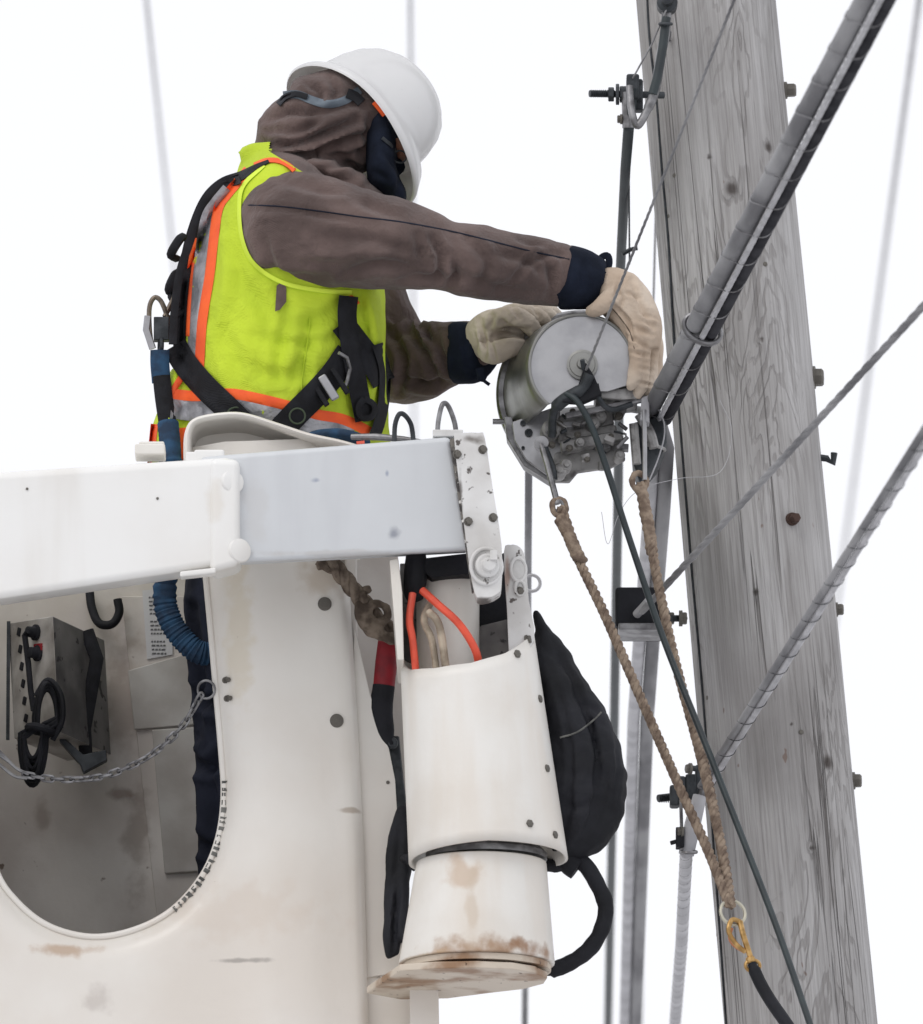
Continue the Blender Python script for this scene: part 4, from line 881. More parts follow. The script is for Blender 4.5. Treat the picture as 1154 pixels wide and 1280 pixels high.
# goggle band over hood
q = MB(); ribbon(q, [HOOD], [(354, 119), (372, 118), (390, 125), (410, 130), (432, 125), (450, 112)], 10, .004, .003, 5); q.build('headband', m_blueband, person)
q = MB(); ribbon(q, [HOOD], [(348, 130), (356, 121), (370, 117), (384, 121)], 7, .009, .006, 5); q.build('band_buckle', m_black2, person); q = MB(); ribbon(q, [HOOD], [(434, 116), (444, 120), (452, 128)], 12, .008, .005, 5); q.build('band_buckle', m_black2, person)

# ---- harness
hs = MB(); hp_ = MB().build if False else None
har_q = MB(); ribbon(har_q, T, [(336, 201, 4), (320, 208, 6), (302, 219, 11), (278, 230, 15), (258, 250, 15), (243, 285), (233, 325), (227, 370), (224, 430), (228, 445)], 15, .010, .006, 5)
harness = har_q.build('harness', m_black, person, angle=60)
har_l = lambda nm, pts, wd, m_=m_black, off=.008, th=.005, sm=3: strip(nm, m_, pts, wd, harness, off, th, sm=sm)
har_l('back_strap', [(300, 224), (270, 236), (250, 262), (238, 300), (225, 340), (218, 390), (216, 430)], 10, off=.02)
har_l('hip_strap', [(218, 432), (232, 455), (256, 483), (282, 508), (300, 526), (312, 540)], 31)
har_l('waist_strap', [(352, 536), (372, 515), (396, 491), (418, 466), (436, 440)], 32)
har_l('chest_strap', [(436, 370), (434, 395), (438, 430), (444, 462), (450, 495), (456, 525)], 24, off=.016)
har_l('chest_strap', [(428, 404), (448, 430), (468, 456), (480, 478)], 30, off=.012)
har_l('chest_strap', [(472, 430), (481, 462), (480, 500), (474, 530), (468, 545)], 14, off=.02)
har_l('keeper_loop', [(456, 498), (468, 506), (466, 520), (452, 522), (448, 508), (456, 498)], 7, off=.026)
q = MB()
for (x, y_, a, w_, h_) in ((411, 488, .75, .024, .042),):
    h = cast(T, x, y_); q.box(h[0]+Vector((0, -.022, 0)), (.015, .007, .048), Matrix.Rotation(-.55, 3, 'Y'))
q.build('buckle', m_alu, harness, bevel=.003)
q = MB(); h = cast(T, 411, 488); 
for (dx, dz) in ((-.015, -.009), (.019, .012)): q.box(h[0]+Vector((dx, -.018, dz)), (.009, .010, .05), Matrix.Rotation(-.55, 3, 'Y'))
q.build('buckle_frame', m_black2, harness, bevel=.002)
q = MB(); h = cast(T, 372, 523); q.torus(h[0]+Vector((0, -.018, 0)), (0, -1, -.1), .013, .0016, 20, 6); h = cast(T, 296, 518); q.torus(h[0]+Vector((0, -.016, 0)), (0, -1, -.1), .014, .0016, 20, 6, sx=.6); q.build('grommet', mat('green_thread', lin(66, 78, 60), .8), harness)
q = MB(); q.tube([cast(T, x, y_)[0]+Vector((0, -.03, 0)) for x, y_ in ((424, 446), (434, 452), (438, 466), (434, 482), (430, 492))], .0032, 8); q.build('adjuster', m_steel, harness)
q = MB(); h = cast(T, 222, 418); q.tube([P(a, b, -.06) for a, b in ((226, 424), (236, 440), (233, 452), (224, 440), (222, 430))], .003, 8); 
q.build('d_ring', m_steel, harness)
q = MB()
for (a, b, c, d, e) in ((224, 300, 214, 318, .010), (219, 345, 212, 362, .011), (214, 372, 222, 380, .009), (224, 392, 212, 400, .009)): q.tube(PP([(a+6, b-5, -.05), (a, b, -.07), (c, d, -.07), (c+8, d+6, -.05)], 4), e*.8, 8, flat=.6)
q.build('webbing_loop', m_black, harness)

# ------------------------------------------------------------------ fall lanyard
ly = thing('fall_lanyard', 'blue webbing lanyard with steel snap hook hanging behind the worker and down into the bucket', 'lanyard', P(215, 830, -.1))
q = MB(); q.tube(PP([(224, 356, -.07), (216, 375, -.075), (206, 396, -.08)], 4), .0045, 8)
q.tube(PP([(190, 436, -.08), (187, 410, -.08), (187, 384, -.08), (193, 372, -.08), (201, 376, -.08), (208, 392, -.08), (212, 408, -.08), (210, 424, -.08)], 5), .0042, 8)
q.build('snap_hook', m_rope2 if False else mat('aged_steel', lin(120, 110, 98), .4, metal=.7, c2=lin(84, 76, 68), nsc=60), ly)
q = MB(); q.tube([P(185, 395, -.085), P(183, 412, -.085), P(191, 436, -.085)], .006, 8, flat=.6); q.build('gate', m_alu, ly)
q = MB(); q.box(P(202, 412, -.075), (.026, .022, .04)); q.torus(P(201, 432, -.08), (1, .2, 0), .012, .004, 18, 8); q.build('swivel', m_darkmetal, ly, bevel=.004)
q = MB(); q.tube(PP([(200, 438, -.09), (200, 455, -.09), (202, 478, -.09)], 5), .0165, 14, flat=.4); q.build('webbing_eye', m_blue, ly)
q = MB(); q.tube(PP([(202, 470, -.1), (205, 498, -.1), (210, 532, -.1)], 5), .0155, 14, flat=.5); q.build('black_sleeve', m_black, ly)
q = MB(); pth = [P(*a) for a in crom([(210, 528, -.1), (213, 560, -.12), (214, 600, -.13), (211, 680, -.12), (206, 745, -.10), (213, 775, -.10), (228, 798, -.10), (248, 815, -.10), (270, 818, -.09)], 14)]
q.tube(pth, [.0175*(1+.22*abs(math.sin(i*1.15))*(1 if i > 20 else .3)) for i in range(len(pth))], 14, flat=.6); q.build('shock_absorber', m_blue, ly)
# ------------------------------------------------------------------ blue tool bag edge by the front rim
bgq = MB(); loft(bgq, [(385, 548, -.26, 6, .02), (405, 545, -.26, 9, .03), (430, 546, -.26, 10, .035), (450, 550, -.26, 8, .03), (462, 556, -.26, 4, .015)], 16, 4); bgq = remesh(bgq, .005, 2, None, [(.004, 30, (1, 1, 1))])
tag(bgq.build('tool_pouch', m_blue, None, angle=80), 'dark blue fabric tool pouch resting on the bucket rim at the waist', 'tool pouch')
lv = thing('hand_tool', 'long thin steel tool lying along the top of the silver boom section', 'hand tool', P(500, 550, -.45))
q = MB(); q.tube([P(440, 546, -.38), P(470, 546, -.4), P(505, 549, -.42), P(530, 552, -.44)], [.005, .006, .005, .003], 10); q.build('shaft', m_steel, lv)
q = MB(); q.tube([P(446, 556, -.4), P(456, 555, -.4)], .006, 8); q.build('handle', m_hose, lv)

# ------------------------------------------------------------------ boom
bo = thing('lift_boom', 'white and silver lift boom crossing before the bucket, knuckle joint at its tip', 'lift boom', P(300, 760, -.5))
Y0, Y1 = -.60, -.40
def boxpoly(mb, xs, top, bot, y0, y1, dyt=0, sag=.0):   # a boom segment: top/bottom pixel rows at both ends
    a = [P(xs[0], top[0], y0), P(xs[1], top[1], y0), P(xs[1], bot[1], y0), P(xs[0], bot[0], y0)]
    b = [p + Vector((0, y1-y0, sag)) for p in a]
    return mb.add(a+b, [(0, 1, 2, 3), (7, 6, 5, 4), (0, 4, 5, 1), (1, 5, 6, 2), (2, 6, 7, 3), (3, 7, 4, 0)])
q = MB(); boxpoly(q, (-1500, 292), (686, 571), (972, 705), Y0, Y1, sag=.03)
om = q.build('outer_boom', m_boom, bo, bevel=.014)
q = MB(); boxpoly(q, (262, 300), (572, 574), (716, 706), Y0-.006, Y1+.006, sag=.03); q.build('boom_collar', m_boom, bo, bevel=.012)
q = MB(); boxpoly(q, (225, 270), (714, 709), (721, 716), Y0-.008, Y0+.02); q.build('weld_plate', m_boom, bo, bevel=.003)
q = MB(); a_ = [P(250, 571, Y0+.018), P(563, 546, Y0+.018), P(588, 688, Y0+.018), P(250, 706, Y0+.018)]; b_ = [p_+Vector((0, Y1-Y0-.036, .03)) for p_ in a_]; q.add(a_+b_, [(0, 1, 2, 3), (7, 6, 5, 4), (0, 4, 5, 1), (1, 5, 6, 2), (2, 6, 7, 3), (3, 7, 4, 0)])
im = q.build('inner_boom', m_silverpaint, bo, bevel=.009)
for (x, y_) in ((286, 601), (295, 687)):
    q = MB(); h = P(x, y_, Y0-.006); q.lathe(h+Vector((.004, .012, 0)), Vector((.62, -1, .05)), [(-.015, .019), (.004, .021), (.008, .019), (.010, .012), (.0105, .002)], 28); q.build('wear_pad_cap', m_boom, bo)
q = MB(); q.box(P(188, 566, Y0+.08), (.05, .06, .018)); q.box(P(190, 558, Y0+.08), (.042, .05, .007)); q.build('top_fitting', m_white, bo, bevel=.003)
q = MB(); q.box(P(262, 573, Y0+.05), (.05, .05, .02)); q.box(P(240, 574, Y0+.04), (.02, .03, .02)); q.build('roller_bracket', m_boom, bo, bevel=.004)
for (x, y_) in ((197, 623), (34, 611)): bolt('screw', me_rivet, P(x, y_, Y0-.001), (0, -1, 0), .0022, bo)
# chipped dark strip coloured as the shaded gap, and end plate
q = MB(); q.prism([(562, 548), (571, 546), (592, 660), (600, 730), (590, 738), (583, 690)], Y0-.004, Y0+.03); q.build('gap_shade_strip', m_gapshade, bo, bevel=.002)
q = MB(); ep = crom([(568, 549), (572, 542), (598, 541), (606, 547), (616, 610), (627, 680), (627, 730), (622, 742), (604, 749), (594, 742), (586, 700), (576, 620)], 3, True); q.prism([tuple(e[:2]) for e in ep], Y0-.014, Y0+.03); q.build('end_plate', m_chipped, bo, bevel=.003)
q = MB(); q.prism([(571, 546), (600, 545), (622, 655), (590, 660)], Y0+.03, Y1-.03); q.build('end_cap', m_silverpaint, bo)
for (x, y_) in ((572, 568), (604, 562), (586, 652), (617, 647)): bolt('bolt', me_hex, P(x, y_, Y0-.014), (.4, -1, 0), .0062, bo)
q = MB(); c0 = P(608, 708, Y0-.014); q.lathe(c0, (.25, -1, 0), [(0, .020), (.010, .020), (.012, .017), (.012, .012), (.022, .011), (.023, .002)], 28); q.torus(c0+Vector((0, -.002, 0)), (.2, -1, 0), .026, .0035, 28, 8, sx=1.15); q.box(c0+Vector((.012, -.02, .014)), (.012, .01, .016)); q.build('pivot_pin', m_chipped, bo, bevel=.001)
# top eyes
for (x1, x2, yb, yt, m_) in ((493, 517, 545, 516, m_darkmetal), (547, 571, 541, 504, m_steel)):
    q = MB(); q.tube(PP([(x1, yb+6, -.5), (x1+1, yb-14, -.5), (x1+6, yt+2, -.5), (x1+13, yt+3, -.49), (x2-3, yb-14, -.48), (x2, yb+6, -.48)], 6), .0042, 10); q.build('lifting_eye', m_, bo)
q = MB(); q.box(P(560, 546, -.5), (.05, .06, .012)); q.build('eye_base', m_chipped, bo, bevel=.002)
# second link into the rotator housing
q = MB(); lp = crom([(630, 690), (638, 681), (650, 684), (657, 700), (661, 750), (668, 800), (640, 830), (634, 760)], 3, True); q.prism([tuple(e[:2]) for e in lp], -.52, -.48); q.build('link_plate', m_chipped, bo, bevel=.004)
q = MB(); q.torus(P(648, 712, -.522), (.3, -1, 0), .013, .003, 20, 8, sx=1.5); q.torus(P(650, 735, -.522), (.3, -1, 0), .008, .003, 20, 8, sx=1.5); q.build('link_weld', m_chipped, bo)
bolt('bolt', me_hex, P(650, 739, -.522), (.4, -1, 0), .006, bo)
# inside the knuckle
q = MB(); q.lathe(P(560, 840, -.44), (0, 0, 1), [(-.06, .052), (.17, .052), (.175, .04)], 32); q.build('inner_post', m_cyl, bo)
q = MB(); q.prism([(574, 712), (632, 690), (640, 790), (606, 808), (590, 775)], -.42, -.40); q.build('recess_shade_panel', m_black2, bo, bevel=.003)  # black panel standing in for the shade in the knuckle's hole
q = MB(); q.prism([(500, 704), (590, 704), (590, 850), (500, 850)], -.37, -.36); q.build('interior_shade_panel', m_shadegrey, bo, bevel=.002)  # added panel, its grey stands for the shaded interior
q = MB(); q.prism([(600, 782), (650, 770), (655, 850), (590, 850), (596, 815)], -.44, -.43); q.build('inner_tray', m_shadegrey, bo, bevel=.003)
q = MB(); q.prism([(487, 700), (498, 698), (503, 740), (505, 825), (497, 825)], -.56, -.36); q.build('side_bracket', m_white, bo, bevel=.002)
q = MB(); loft(q, [(520, 690, -.5, 12, .03), (520, 715, -.5, 15, .032), (518, 740, -.5, 13, .025), (520, 750, -.5, 10, .02)], 18, 3); q.prism([(512, 700), (598, 690), (600, 716), (540, 722)], -.52, -.42); q.build('boot_and_shade_block', m_black2, bo)  # boot, plus a black block standing for the boom's shaded underside
q = MB(); q.tube(PP([(516, 742, -.53), (512, 775, -.54), (516, 800, -.54), (520, 840, -.53)], 6), .0062, 10); q.build('hydraulic_hose', m_hose, bo)
q = MB(); q.tube(PP([(528, 738, -.54), (548, 756, -.56), (574, 780, -.57), (594, 812, -.56), (600, 840, -.54)], 6), .0066, 10); q.build('hydraulic_hose', m_hose, bo)
q = MB(); q.tube(PP([(536, 765, -.55), (546, 775, -.56), (552, 795, -.55), (558, 840, -.54)], 6), .0068, 10); q.tube(PP([(540, 750, -.53), (530, 775, -.53), (540, 800, -.53), (546, 840, -.53)], 6), .006, 10); q.build('beige_hose', m_beige, bo)
# rotator housing cover
YC = -.47
def shell(mb, rows, a0, a1, n, yc):
    rs = []
    for (top, cxp, rad) in rows: pass
cov = MB(); NA2 = 64; rs = []
for i in range(17):
    t = i/16; row = []
    for j in range(NA2+1):
        a = math.radians(-145+290*j/NA2); adeg = math.degrees(a)
        ty = np.interp(adeg, [-100, -90, -60, -30, 0, 30, 60, 90, 100], [822, 826, 846, 850, 846, 832, 808, 780, 772])
        by = np.interp(adeg, [-100, -60, 0, 60, 100], [1080, 1076, 1068, 1070, 1074])
        py = ty+(by-ty)*t
        cx = 584+(py-800)*.097; rad = 81+(py-800)*.052
        p = P(cx, py, YC); r_ = rad/PXM; row.append(p+Vector((math.sin(a)*r_, -math.cos(a)*r_*1.0, 0)))
    rs.append(row)
cov.rings(rs, cap=False, closed=False); COV = cov.bvh()
co_ = cov.build('housing_cover', m_cyl, bo, angle=70); sd_m = co_.modifiers.new('t', 'SOLIDIFY'); sd_m.thickness = .005; sd_m.offset = 0
for (x, y_, r_) in ((660, 800, .0072), (645, 818, .0072), (673, 874, .0068), (682, 961, .0068), (661, 1030, .0068), (692, 1044, .0068), (650, 802, .0025), (655, 850, .0025)):
    h = cast([COV], x, y_)
    if h: bolt('bolt', me_hex, h[0], h[1] if h[1].y < 0 else -h[1], r_, bo)
q = MB(); pt_ = P(608, 1000, YC); q.lathe(pt_, (0, 0, -1), [(0, .06), (.02, .085), (.075, .085), (.09, .1), (.10, .1)], 36); q.build('bearing_ring', m_steel, bo)
for k in range(5):
    q = MB(); q.box(P(560+k*22, 1056, YC-.05), (.012, .03, .02)); q.build('ring_lug', m_mech, bo, bevel=.002)
# lower rotator drum
q = MB(); rs = []; n = 56
for i in range(13):
    t = i/12; py = 1078+(1206-1078)*t; cx = 602-6*t; rad = (79+16*t)/PXM; p = P(cx, py, YC)
    rs.append([p+Vector((math.sin(a)*rad, -math.cos(a)*rad, 0)) for a in [2*math.pi*j/n for j in range(n)]])
q.rings(rs); q.build('rotator_drum', m_cyl, bo, bevel=.003)
q = MB(); bt = P(596, 1211, YC); q.lathe(bt, (0, 0, -1), [(-.006, .08), (-.006, .122), (.004, .122), (.004, .08)], 48); q.build('drum_flange', m_plate, bo)
q = MB(); zb_ = bt.z-.008
def plan(mb, pts, z0, z1):
    n = len(pts); a = [Vector((x, y_, z0)) for x, y_ in pts]; b = [Vector((x, y_, z1)) for x, y_ in pts]
    return mb.add(a+b, [tuple(range(n)), tuple(reversed(range(n, 2*n)))]+[(i, (i+1) % n, (i+1) % n+n, i+n) for i in range(n)])
X = lambda px: P(px, 1210, YC).x
plan(q, [(X(458), -.35), (X(500), YC-.09), (X(545), YC-.115), (X(596), YC-.122), (X(640), YC-.108), (X(668), YC-.075), (X(684), YC-.02), (X(680), YC+.03), (X(655), YC+.08), (X(610), YC+.12), (X(560), -.30), (X(500), -.29)], zb_-.012, zb_); q.build('base_plate', m_plate, bo, bevel=.002)
for k in range(6):
    a = -.9+k*.36; bolt('bolt', me_hexr, bt+Vector((math.sin(a)*.105, -math.cos(a)*.105, -.005)), (0, 0, -1), .006, bo)

# ------------------------------------------------------------------ tool, rope and flap beside the housing
tl_ = thing('red_handled_tool', 'red and black handled tool hung between the bucket and the white housing', 'tool', P(487, 1080, -.3))
q = MB(); q.tube([P(487, 800, -.27), P(483, 828, -.27), P(480, 858, -.27)], [.019, .0185, .018], 16, flat=.6); q.build('red_grip', m_red, tl_)
q = MB(); q.tube(PP([(480, 857, -.27), (477, 885, -.27), (482, 915, -.27), (486, 935, -.27)], 4), [.0185, .0185, .019, .019, .019, .018, .017, .016, .015, .013, .011, .009, .008], 16, flat=.6); q.build('black_grip', m_black2, tl_)
q = MB(); q.tube(PP([(488, 922, -.25), (494, 980, -.26), (502, 1040, -.27), (506, 1080, -.27)], 4), .015, 12, flat=.5); q.torus(P(490, 929, -.27), (.2, -1, 0), .006, .0045, 16, 8); q.build('shaft', m_darkmetal, tl_)  # tool shaft widened so its dark colour stands for the bracket's shade
fl = MB(); loft(fl, [(503, 1010, -.30, 6, .01), (502, 1030, -.31, 12, .012), (500, 1070, -.32, 17, .014), (496, 1110, -.33, 16, .014), (491, 1150, -.34, 12, .014), (490, 1190, -.34, 10, .012), (492, 1197, -.34, 6, .008)], 16, 4)
loft(fl, [(508, 1080, -.33, 6, .01), (506, 1130, -.34, 7, .012), (504, 1165, -.35, 8, .012), (510, 1176, -.36, 7, .012), (506, 1186, -.36, 3, .008)], 14, 4)
loft(fl, [(506, 1075, -.35, 5, .01), (514, 1076, -.38, 7, .012), (518, 1090, -.38, 3, .008)], 12, 3)
fl = remesh(fl, .0035, 2, [([(498, 1100), (494, 1150), (492, 1190)], 3, -.006), ([(500, 1030), (496, 1080), (488, 1120)], 4, -.003)], [(.003, 30, (1, 1, 1))]); fl.build('vinyl_sleeve', m_black2, tl_, angle=50)
rq = MB(); rpth = PP([(398, 702, -.35), (415, 706, -.35), (430, 722, -.34), (444, 740, -.33), (462, 762, -.31), (476, 780, -.30), (500, 792, -.28)], 6)
twist(rq, rpth, .0075, .008, 13, 8, 3); tag(rq.build('tie_rope', m_rope2), 'frayed brown rope hanging under the silver boom beside the bucket', 'rope')
hk = MB(); hk.tube(PP([(450, 745, -.32), (452, 770, -.33), (466, 788, -.33), (484, 796, -.33), (500, 800, -.32)], 5), [.009]*4+[.013]*10+[.010]*7, 12); hk.torus(P(473, 766, -.33), (.3, -1, .2), .017, .008, 20, 10); hk.tube([P(452, 738, -.33), P(460, 735, -.33), P(464, 742, -.33)], .007, 10)
tag(remesh(hk, .004, 2, None, [(.004, 60, (1, 1, 1))]).build('rope_knot', m_rope2, None, angle=60), 'dirty knotted rope end above the red grip', 'rope')

# ------------------------------------------------------------------ black padded hose cover right of the housing
hc = MB(); hy = -.40
loft(hc, [(668, 764, hy, 4, .02), (684, 800, hy, 14, .03), (706, 850, hy, 22, .04), (738, 900, hy, 22, .045), (757, 950, hy, 23, .048), (762, 995, hy, 21, .045), (748, 1038, hy, 20, .04), (722, 1064, hy, 12, .03), (708, 1074, hy, 7, .02)], 20, 5)
loft(hc, [(674, 800, hy+.02, 10, .03), (694, 860, hy-.02, 22, .04), (718, 930, hy-.03, 24, .045), (728, 990, hy-.03, 22, .045), (722, 1035, hy-.02, 18, .04), (708, 1066, hy, 10, .03)], 18, 5)
loft(hc, [(676, 820, hy+.03, 8, .03), (690, 900, hy-.01, 18, .035), (702, 980, hy-.02, 20, .04), (702, 1035, hy-.01, 16, .035), (700, 1066, hy, 10, .03)], 18, 5)
hc = remesh(hc, .005, 8, [([(690, 800), (720, 860), (745, 930), (742, 1010), (720, 1055)], 3.5, -.006), ([(686, 830), (708, 900), (714, 980), (708, 1040)], 3.5, -.004), ([(730, 880), (752, 890)], 4, -.004), ([(700, 1000), (720, 1010), (750, 1000)], 5, -.004), ([(770, 900), (772, 960), (764, 1020)], 3, -.004)], [(.005, 22, (1, 1, 1)), (.0025, 55, (1, 1, 1))])
hcR = thing('hose_bundle_cover', 'black padded hose bundle bulging to the right of the white housing with looping hose', 'hose cover', P(715, 1215, hy))
hc.build('padded_cover', m_black2, hcR, angle=70); HCB = hc.bvh()
q = MB(); ribbon(q, [HCB], [(700, 922), (722, 915), (742, 900), (752, 890)], 2.2, .003, .003, 3); q.build('tie_cord', m_strap, hcR)
lp_ = crom([(676, 1080, hy), (696, 1082, hy), (712, 1076, hy), (730, 1080, hy), (746, 1104, hy), (757, 1132, hy), (752, 1162, hy), (735, 1188, hy), (708, 1206, hy), (684, 1213, hy), (664, 1212, hy+.02)], 7)
q = MB(); q.tube([P(*a) for a in lp_], [.0135*(1+.14*noise.noise(Vector((i*.35, 0, 0)))) * (1 if i > 18 else .85) * (1 if i < 62 else .7) for i in range(len(lp_))], 14); q.build('looping_hose', m_black2, hcR, angle=70)
q = MB(); q.tube(PP([(705, 1060, hy), (712, 1078, hy), (722, 1086, hy)], 4), .02, 12); q.build('hose_collar', m_black2, hcR)

# ------------------------------------------------------------------ cable lasher
lz = thing('cable_lasher', 'round metal cable lashing machine held by the gloved hands at the cable', 'lashing machine', P(720, 600, -.05))
CF = P(727, 457, -.14); RFr = .0865       # front disc (as seen)
CR = P(727, 493, .06); RRr = .139
axis = (CR-CF).normalized(); axr = Vector((0, 1, 0))
upv = Vector((0, 0, 1))
# front disc: circle with chord cut low left
def discpt(c, r_, a, y_=0): return c + Vector((math.sin(a)*r_, y_, math.cos(a)*r_))
cut = [(668, 512), (706, 492), (737, 470), (745, 489), (792, 489)]
q = MB(); pts = []
angs = np.linspace(math.radians(-140), math.radians(112), 60)
for a in angs: pts.append(discpt(CF, RFr, a))
poly2 = [tuple(v) for v in proj(np.array([list(p) for p in pts]))] + [(760, 489), (741, 489), (733, 474), (706, 496)]
fp = [P(x, y_, CF.y) for x, y_ in poly2]; tr = bpy_tess(poly2); nP = len(fp)
q.add(fp+[p+Vector((0, .006, 0)) for p in fp], tr+[tuple(i+nP for i in reversed(t)) for t in tr]+[(i, (i+1) % nP, (i+1) % nP+nP, i+nP) for i in range(nP)])
q.build('front_disc', m_alu, lz, smooth=False, bevel=.0015)
# cover: cone from disc rim to rear ring
q = MB(); rs = []
a_l, a_r = math.radians(-140), math.radians(108)
for i in range(9):
    t = i/8; row = []
    for j in range(61):
        al = a_l + (math.radians(-118)-a_l)*t; a = al+(a_r-al)*j/60
        bulge = math.sin(min(1, t*2.2)*math.pi/2)
        r_ = RFr + (RRr-.004-RFr)*(.35*t+.65*t**.7); row.append(CF.lerp(CR, t) + Vector((math.sin(a)*r_, 0, math.cos(a)*r_)))
    rs.append(row)
rim_ = [[p+(CF-p).normalized()*-.0 + Vector((0, .0, 0)) for p in rs[0]]]
q.rings(rs, cap=False, closed=False); lco = q.build('cover', m_lcover, lz, angle=50); sm_ = lco.modifiers.new('t', 'SOLIDIFY'); sm_.thickness = .003
LCB = q.bvh()
q = MB(); q.tube([discpt(CF, RFr+.001, a, -.001) for a in angs], .0028, 8); q.build('disc_rim', m_lcover, lz)
# hub
q = MB(); q.lathe(P(728, 456, -.145), (0, -1, 0), [(0, .026), (.002, .026), (.003, .022), (.005, .021), (.006, .010), (.011, .008)], 32); q.build('hub', m_lcover, lz)
q = MB(); q.tube([P(730, 462, -.16), P(728, 450, -.17)], .004, 8); q.build('hub_pin', m_darkmetal, lz)
# rear ring
q = MB(); q.lathe(CR, (0, 1, 0), [(-.012, RRr-.006), (-.012, RRr+.002), (-.008, RRr+.006), (.010, RRr+.006), (.014, RRr), (.014, RRr-.006), (-.012, RRr-.006)], 72, math.radians(188), math.radians(372), up=(0, 0, 1)); q.build('rear_ring', m_steel, lz)
# rear lower plate with bolt holes
def lz_poly(name, poly, y0, y1, m_, bev=.002):
    q = MB(); q.prism(poly, y0, y1); return q.build(name, m_, lz, bevel=bev)
lz_poly('side_plate', [(640, 527), (700, 506), (704, 596), (682, 592), (658, 575), (643, 550)], -.02, -.01, m_alu)
lz_poly('lower_flange', [(630, 520), (640, 520), (645, 548), (662, 576), (694, 598), (690, 604), (655, 582), (634, 548)], .0, .04, m_steel)
for (x, y_, r_) in ((654, 529, .005), (661, 541, .0068), (654, 560, .003), (670, 512, .003)):
    q = MB(); q.lathe(P(x, y_, -.0225), (0, -1, 0), [(0, r_), (.003, r_), (.003, r_*.55), (.0005, r_*.5), (.0005, .0004)], 20); q.build('bolt_hole', m_darkmetal, lz)
lz_poly('bottom_plate', [(694, 566), (776, 549), (782, 574), (764, 584), (722, 590), (712, 602), (690, 602), (688, 588)], -.03, -.015, m_mech)
lz_poly('cross_rail', [(700, 553), (776, 538), (780, 548), (702, 565)], -.07, -.04, m_mech, .003)
lz_poly('cross_rail', [(697, 540), (770, 531), (772, 539), (698, 551)], -.055, -.03, m_mech, .003)
lz_poly('drive_housing', [(698, 520), (740, 509), (764, 505), (768, 530), (730, 537), (700, 542)], -.05, .02, m_mech, .004)
lz_poly('top_bracket', [(742, 489), (798, 484), (797, 498), (772, 500), (745, 496)], -.13, -.02, m_mech, .003)
lz_poly('side_box', [(741, 469), (790, 469), (793, 488), (742, 489)], -.12, -.04, m_lcover, .003)
lz_poly('guide_arm', [(706, 516), (756, 506), (800, 494), (814, 494), (814, 500), (800, 503), (756, 513), (708, 523)], -.12, -.11, m_steel, .002)
lz_poly('slot_plate', [(704, 528), (732, 525), (733, 531), (705, 535)], -.06, -.05, m_cablel, .001)
q = MB(); 
for (x, y_, r_, L_) in ((742, 528, .012, .05), (700, 588, .013, .03), (708, 581, .011, .03), (775, 569, .009, .03), (690, 535, .016, .04), (752, 520, .010, .04), (776, 512, .010, .05), (725, 553, .009, .04)):
    q = MB(); q.lathe(P(x, y_, -.08), (.1, -1, 0), [(-L_, r_*.8), (-L_, r_), (0, r_), (.003, r_*.8), (.003, r_*.45), (.007, r_*.4), (.0072, .001)], 20); q.build('guide_roller', m_mech, lz)
q = MB(); q.tube(PP([(737, 468, -.17), (728, 486, -.165), (705, 500, -.15), (692, 515, -.13), (690, 545, -.1)], 5), [.009]*6+[.011]*8+[.007]*7, 12)
q.tube(PP([(745, 480, -.16), (750, 500, -.15), (765, 512, -.13), (790, 505, -.12)], 5), .005, 10); q.build('drive_arm', m_darkmetal, lz)
lz_poly('hub_bracket', [(732, 452), (743, 470), (753, 493), (728, 504), (702, 502), (722, 484)], -.165, -.145, m_black2, .003)
for (x, y_) in ((692, 541), (700, 529), (712, 560), (764, 545), (774, 520), (734, 574), (690, 556), (716, 514), (758, 498), (783, 490), (722, 543), (748, 560)):
    bolt('bolt', me_hex, P(x, y_, -.085), (.1*random.uniform(-1, 1), -1, .2), random.uniform(.0038, .006), lz, random.random())
rg = random.Random(3)
for k in range(26):
    q = MB()     # small castings and springs of the mechanism
    x, y_ = rg.uniform(690, 785), rg.uniform(500, 585)
    if y_ > 560 and x > 740: y_ = 560
    if rg.random() < .5: q.box(P(x, y_, rg.uniform(-.09, -.03)), (rg.uniform(.005, .02), rg.uniform(.01, .04), rg.uniform(.004, .012)), Matrix.Rotation(rg.uniform(-.5, .5), 3, 'Y'))
    else:
        a = P(x, y_, rg.uniform(-.1, -.04)); q.tube([a, a+Vector((rg.uniform(-.025, .025), -.005, rg.uniform(-.02, .02)))], rg.uniform(.0018, .004), 8)
    q.build('linkage', [m_mech, m_steel, m_darkmetal][k % 3], lz, bevel=.001)
q = MB(); q.tube([P(616, 527, .03), P(634, 527, .03)], .0048, 12); q.build('pull_pin', m_steel, lz)
q = MB(); q.tube([P(752, 588, -.03), P(752, 578, -.03)], .006, 10); q.build('drain_stub', m_mech, lz)
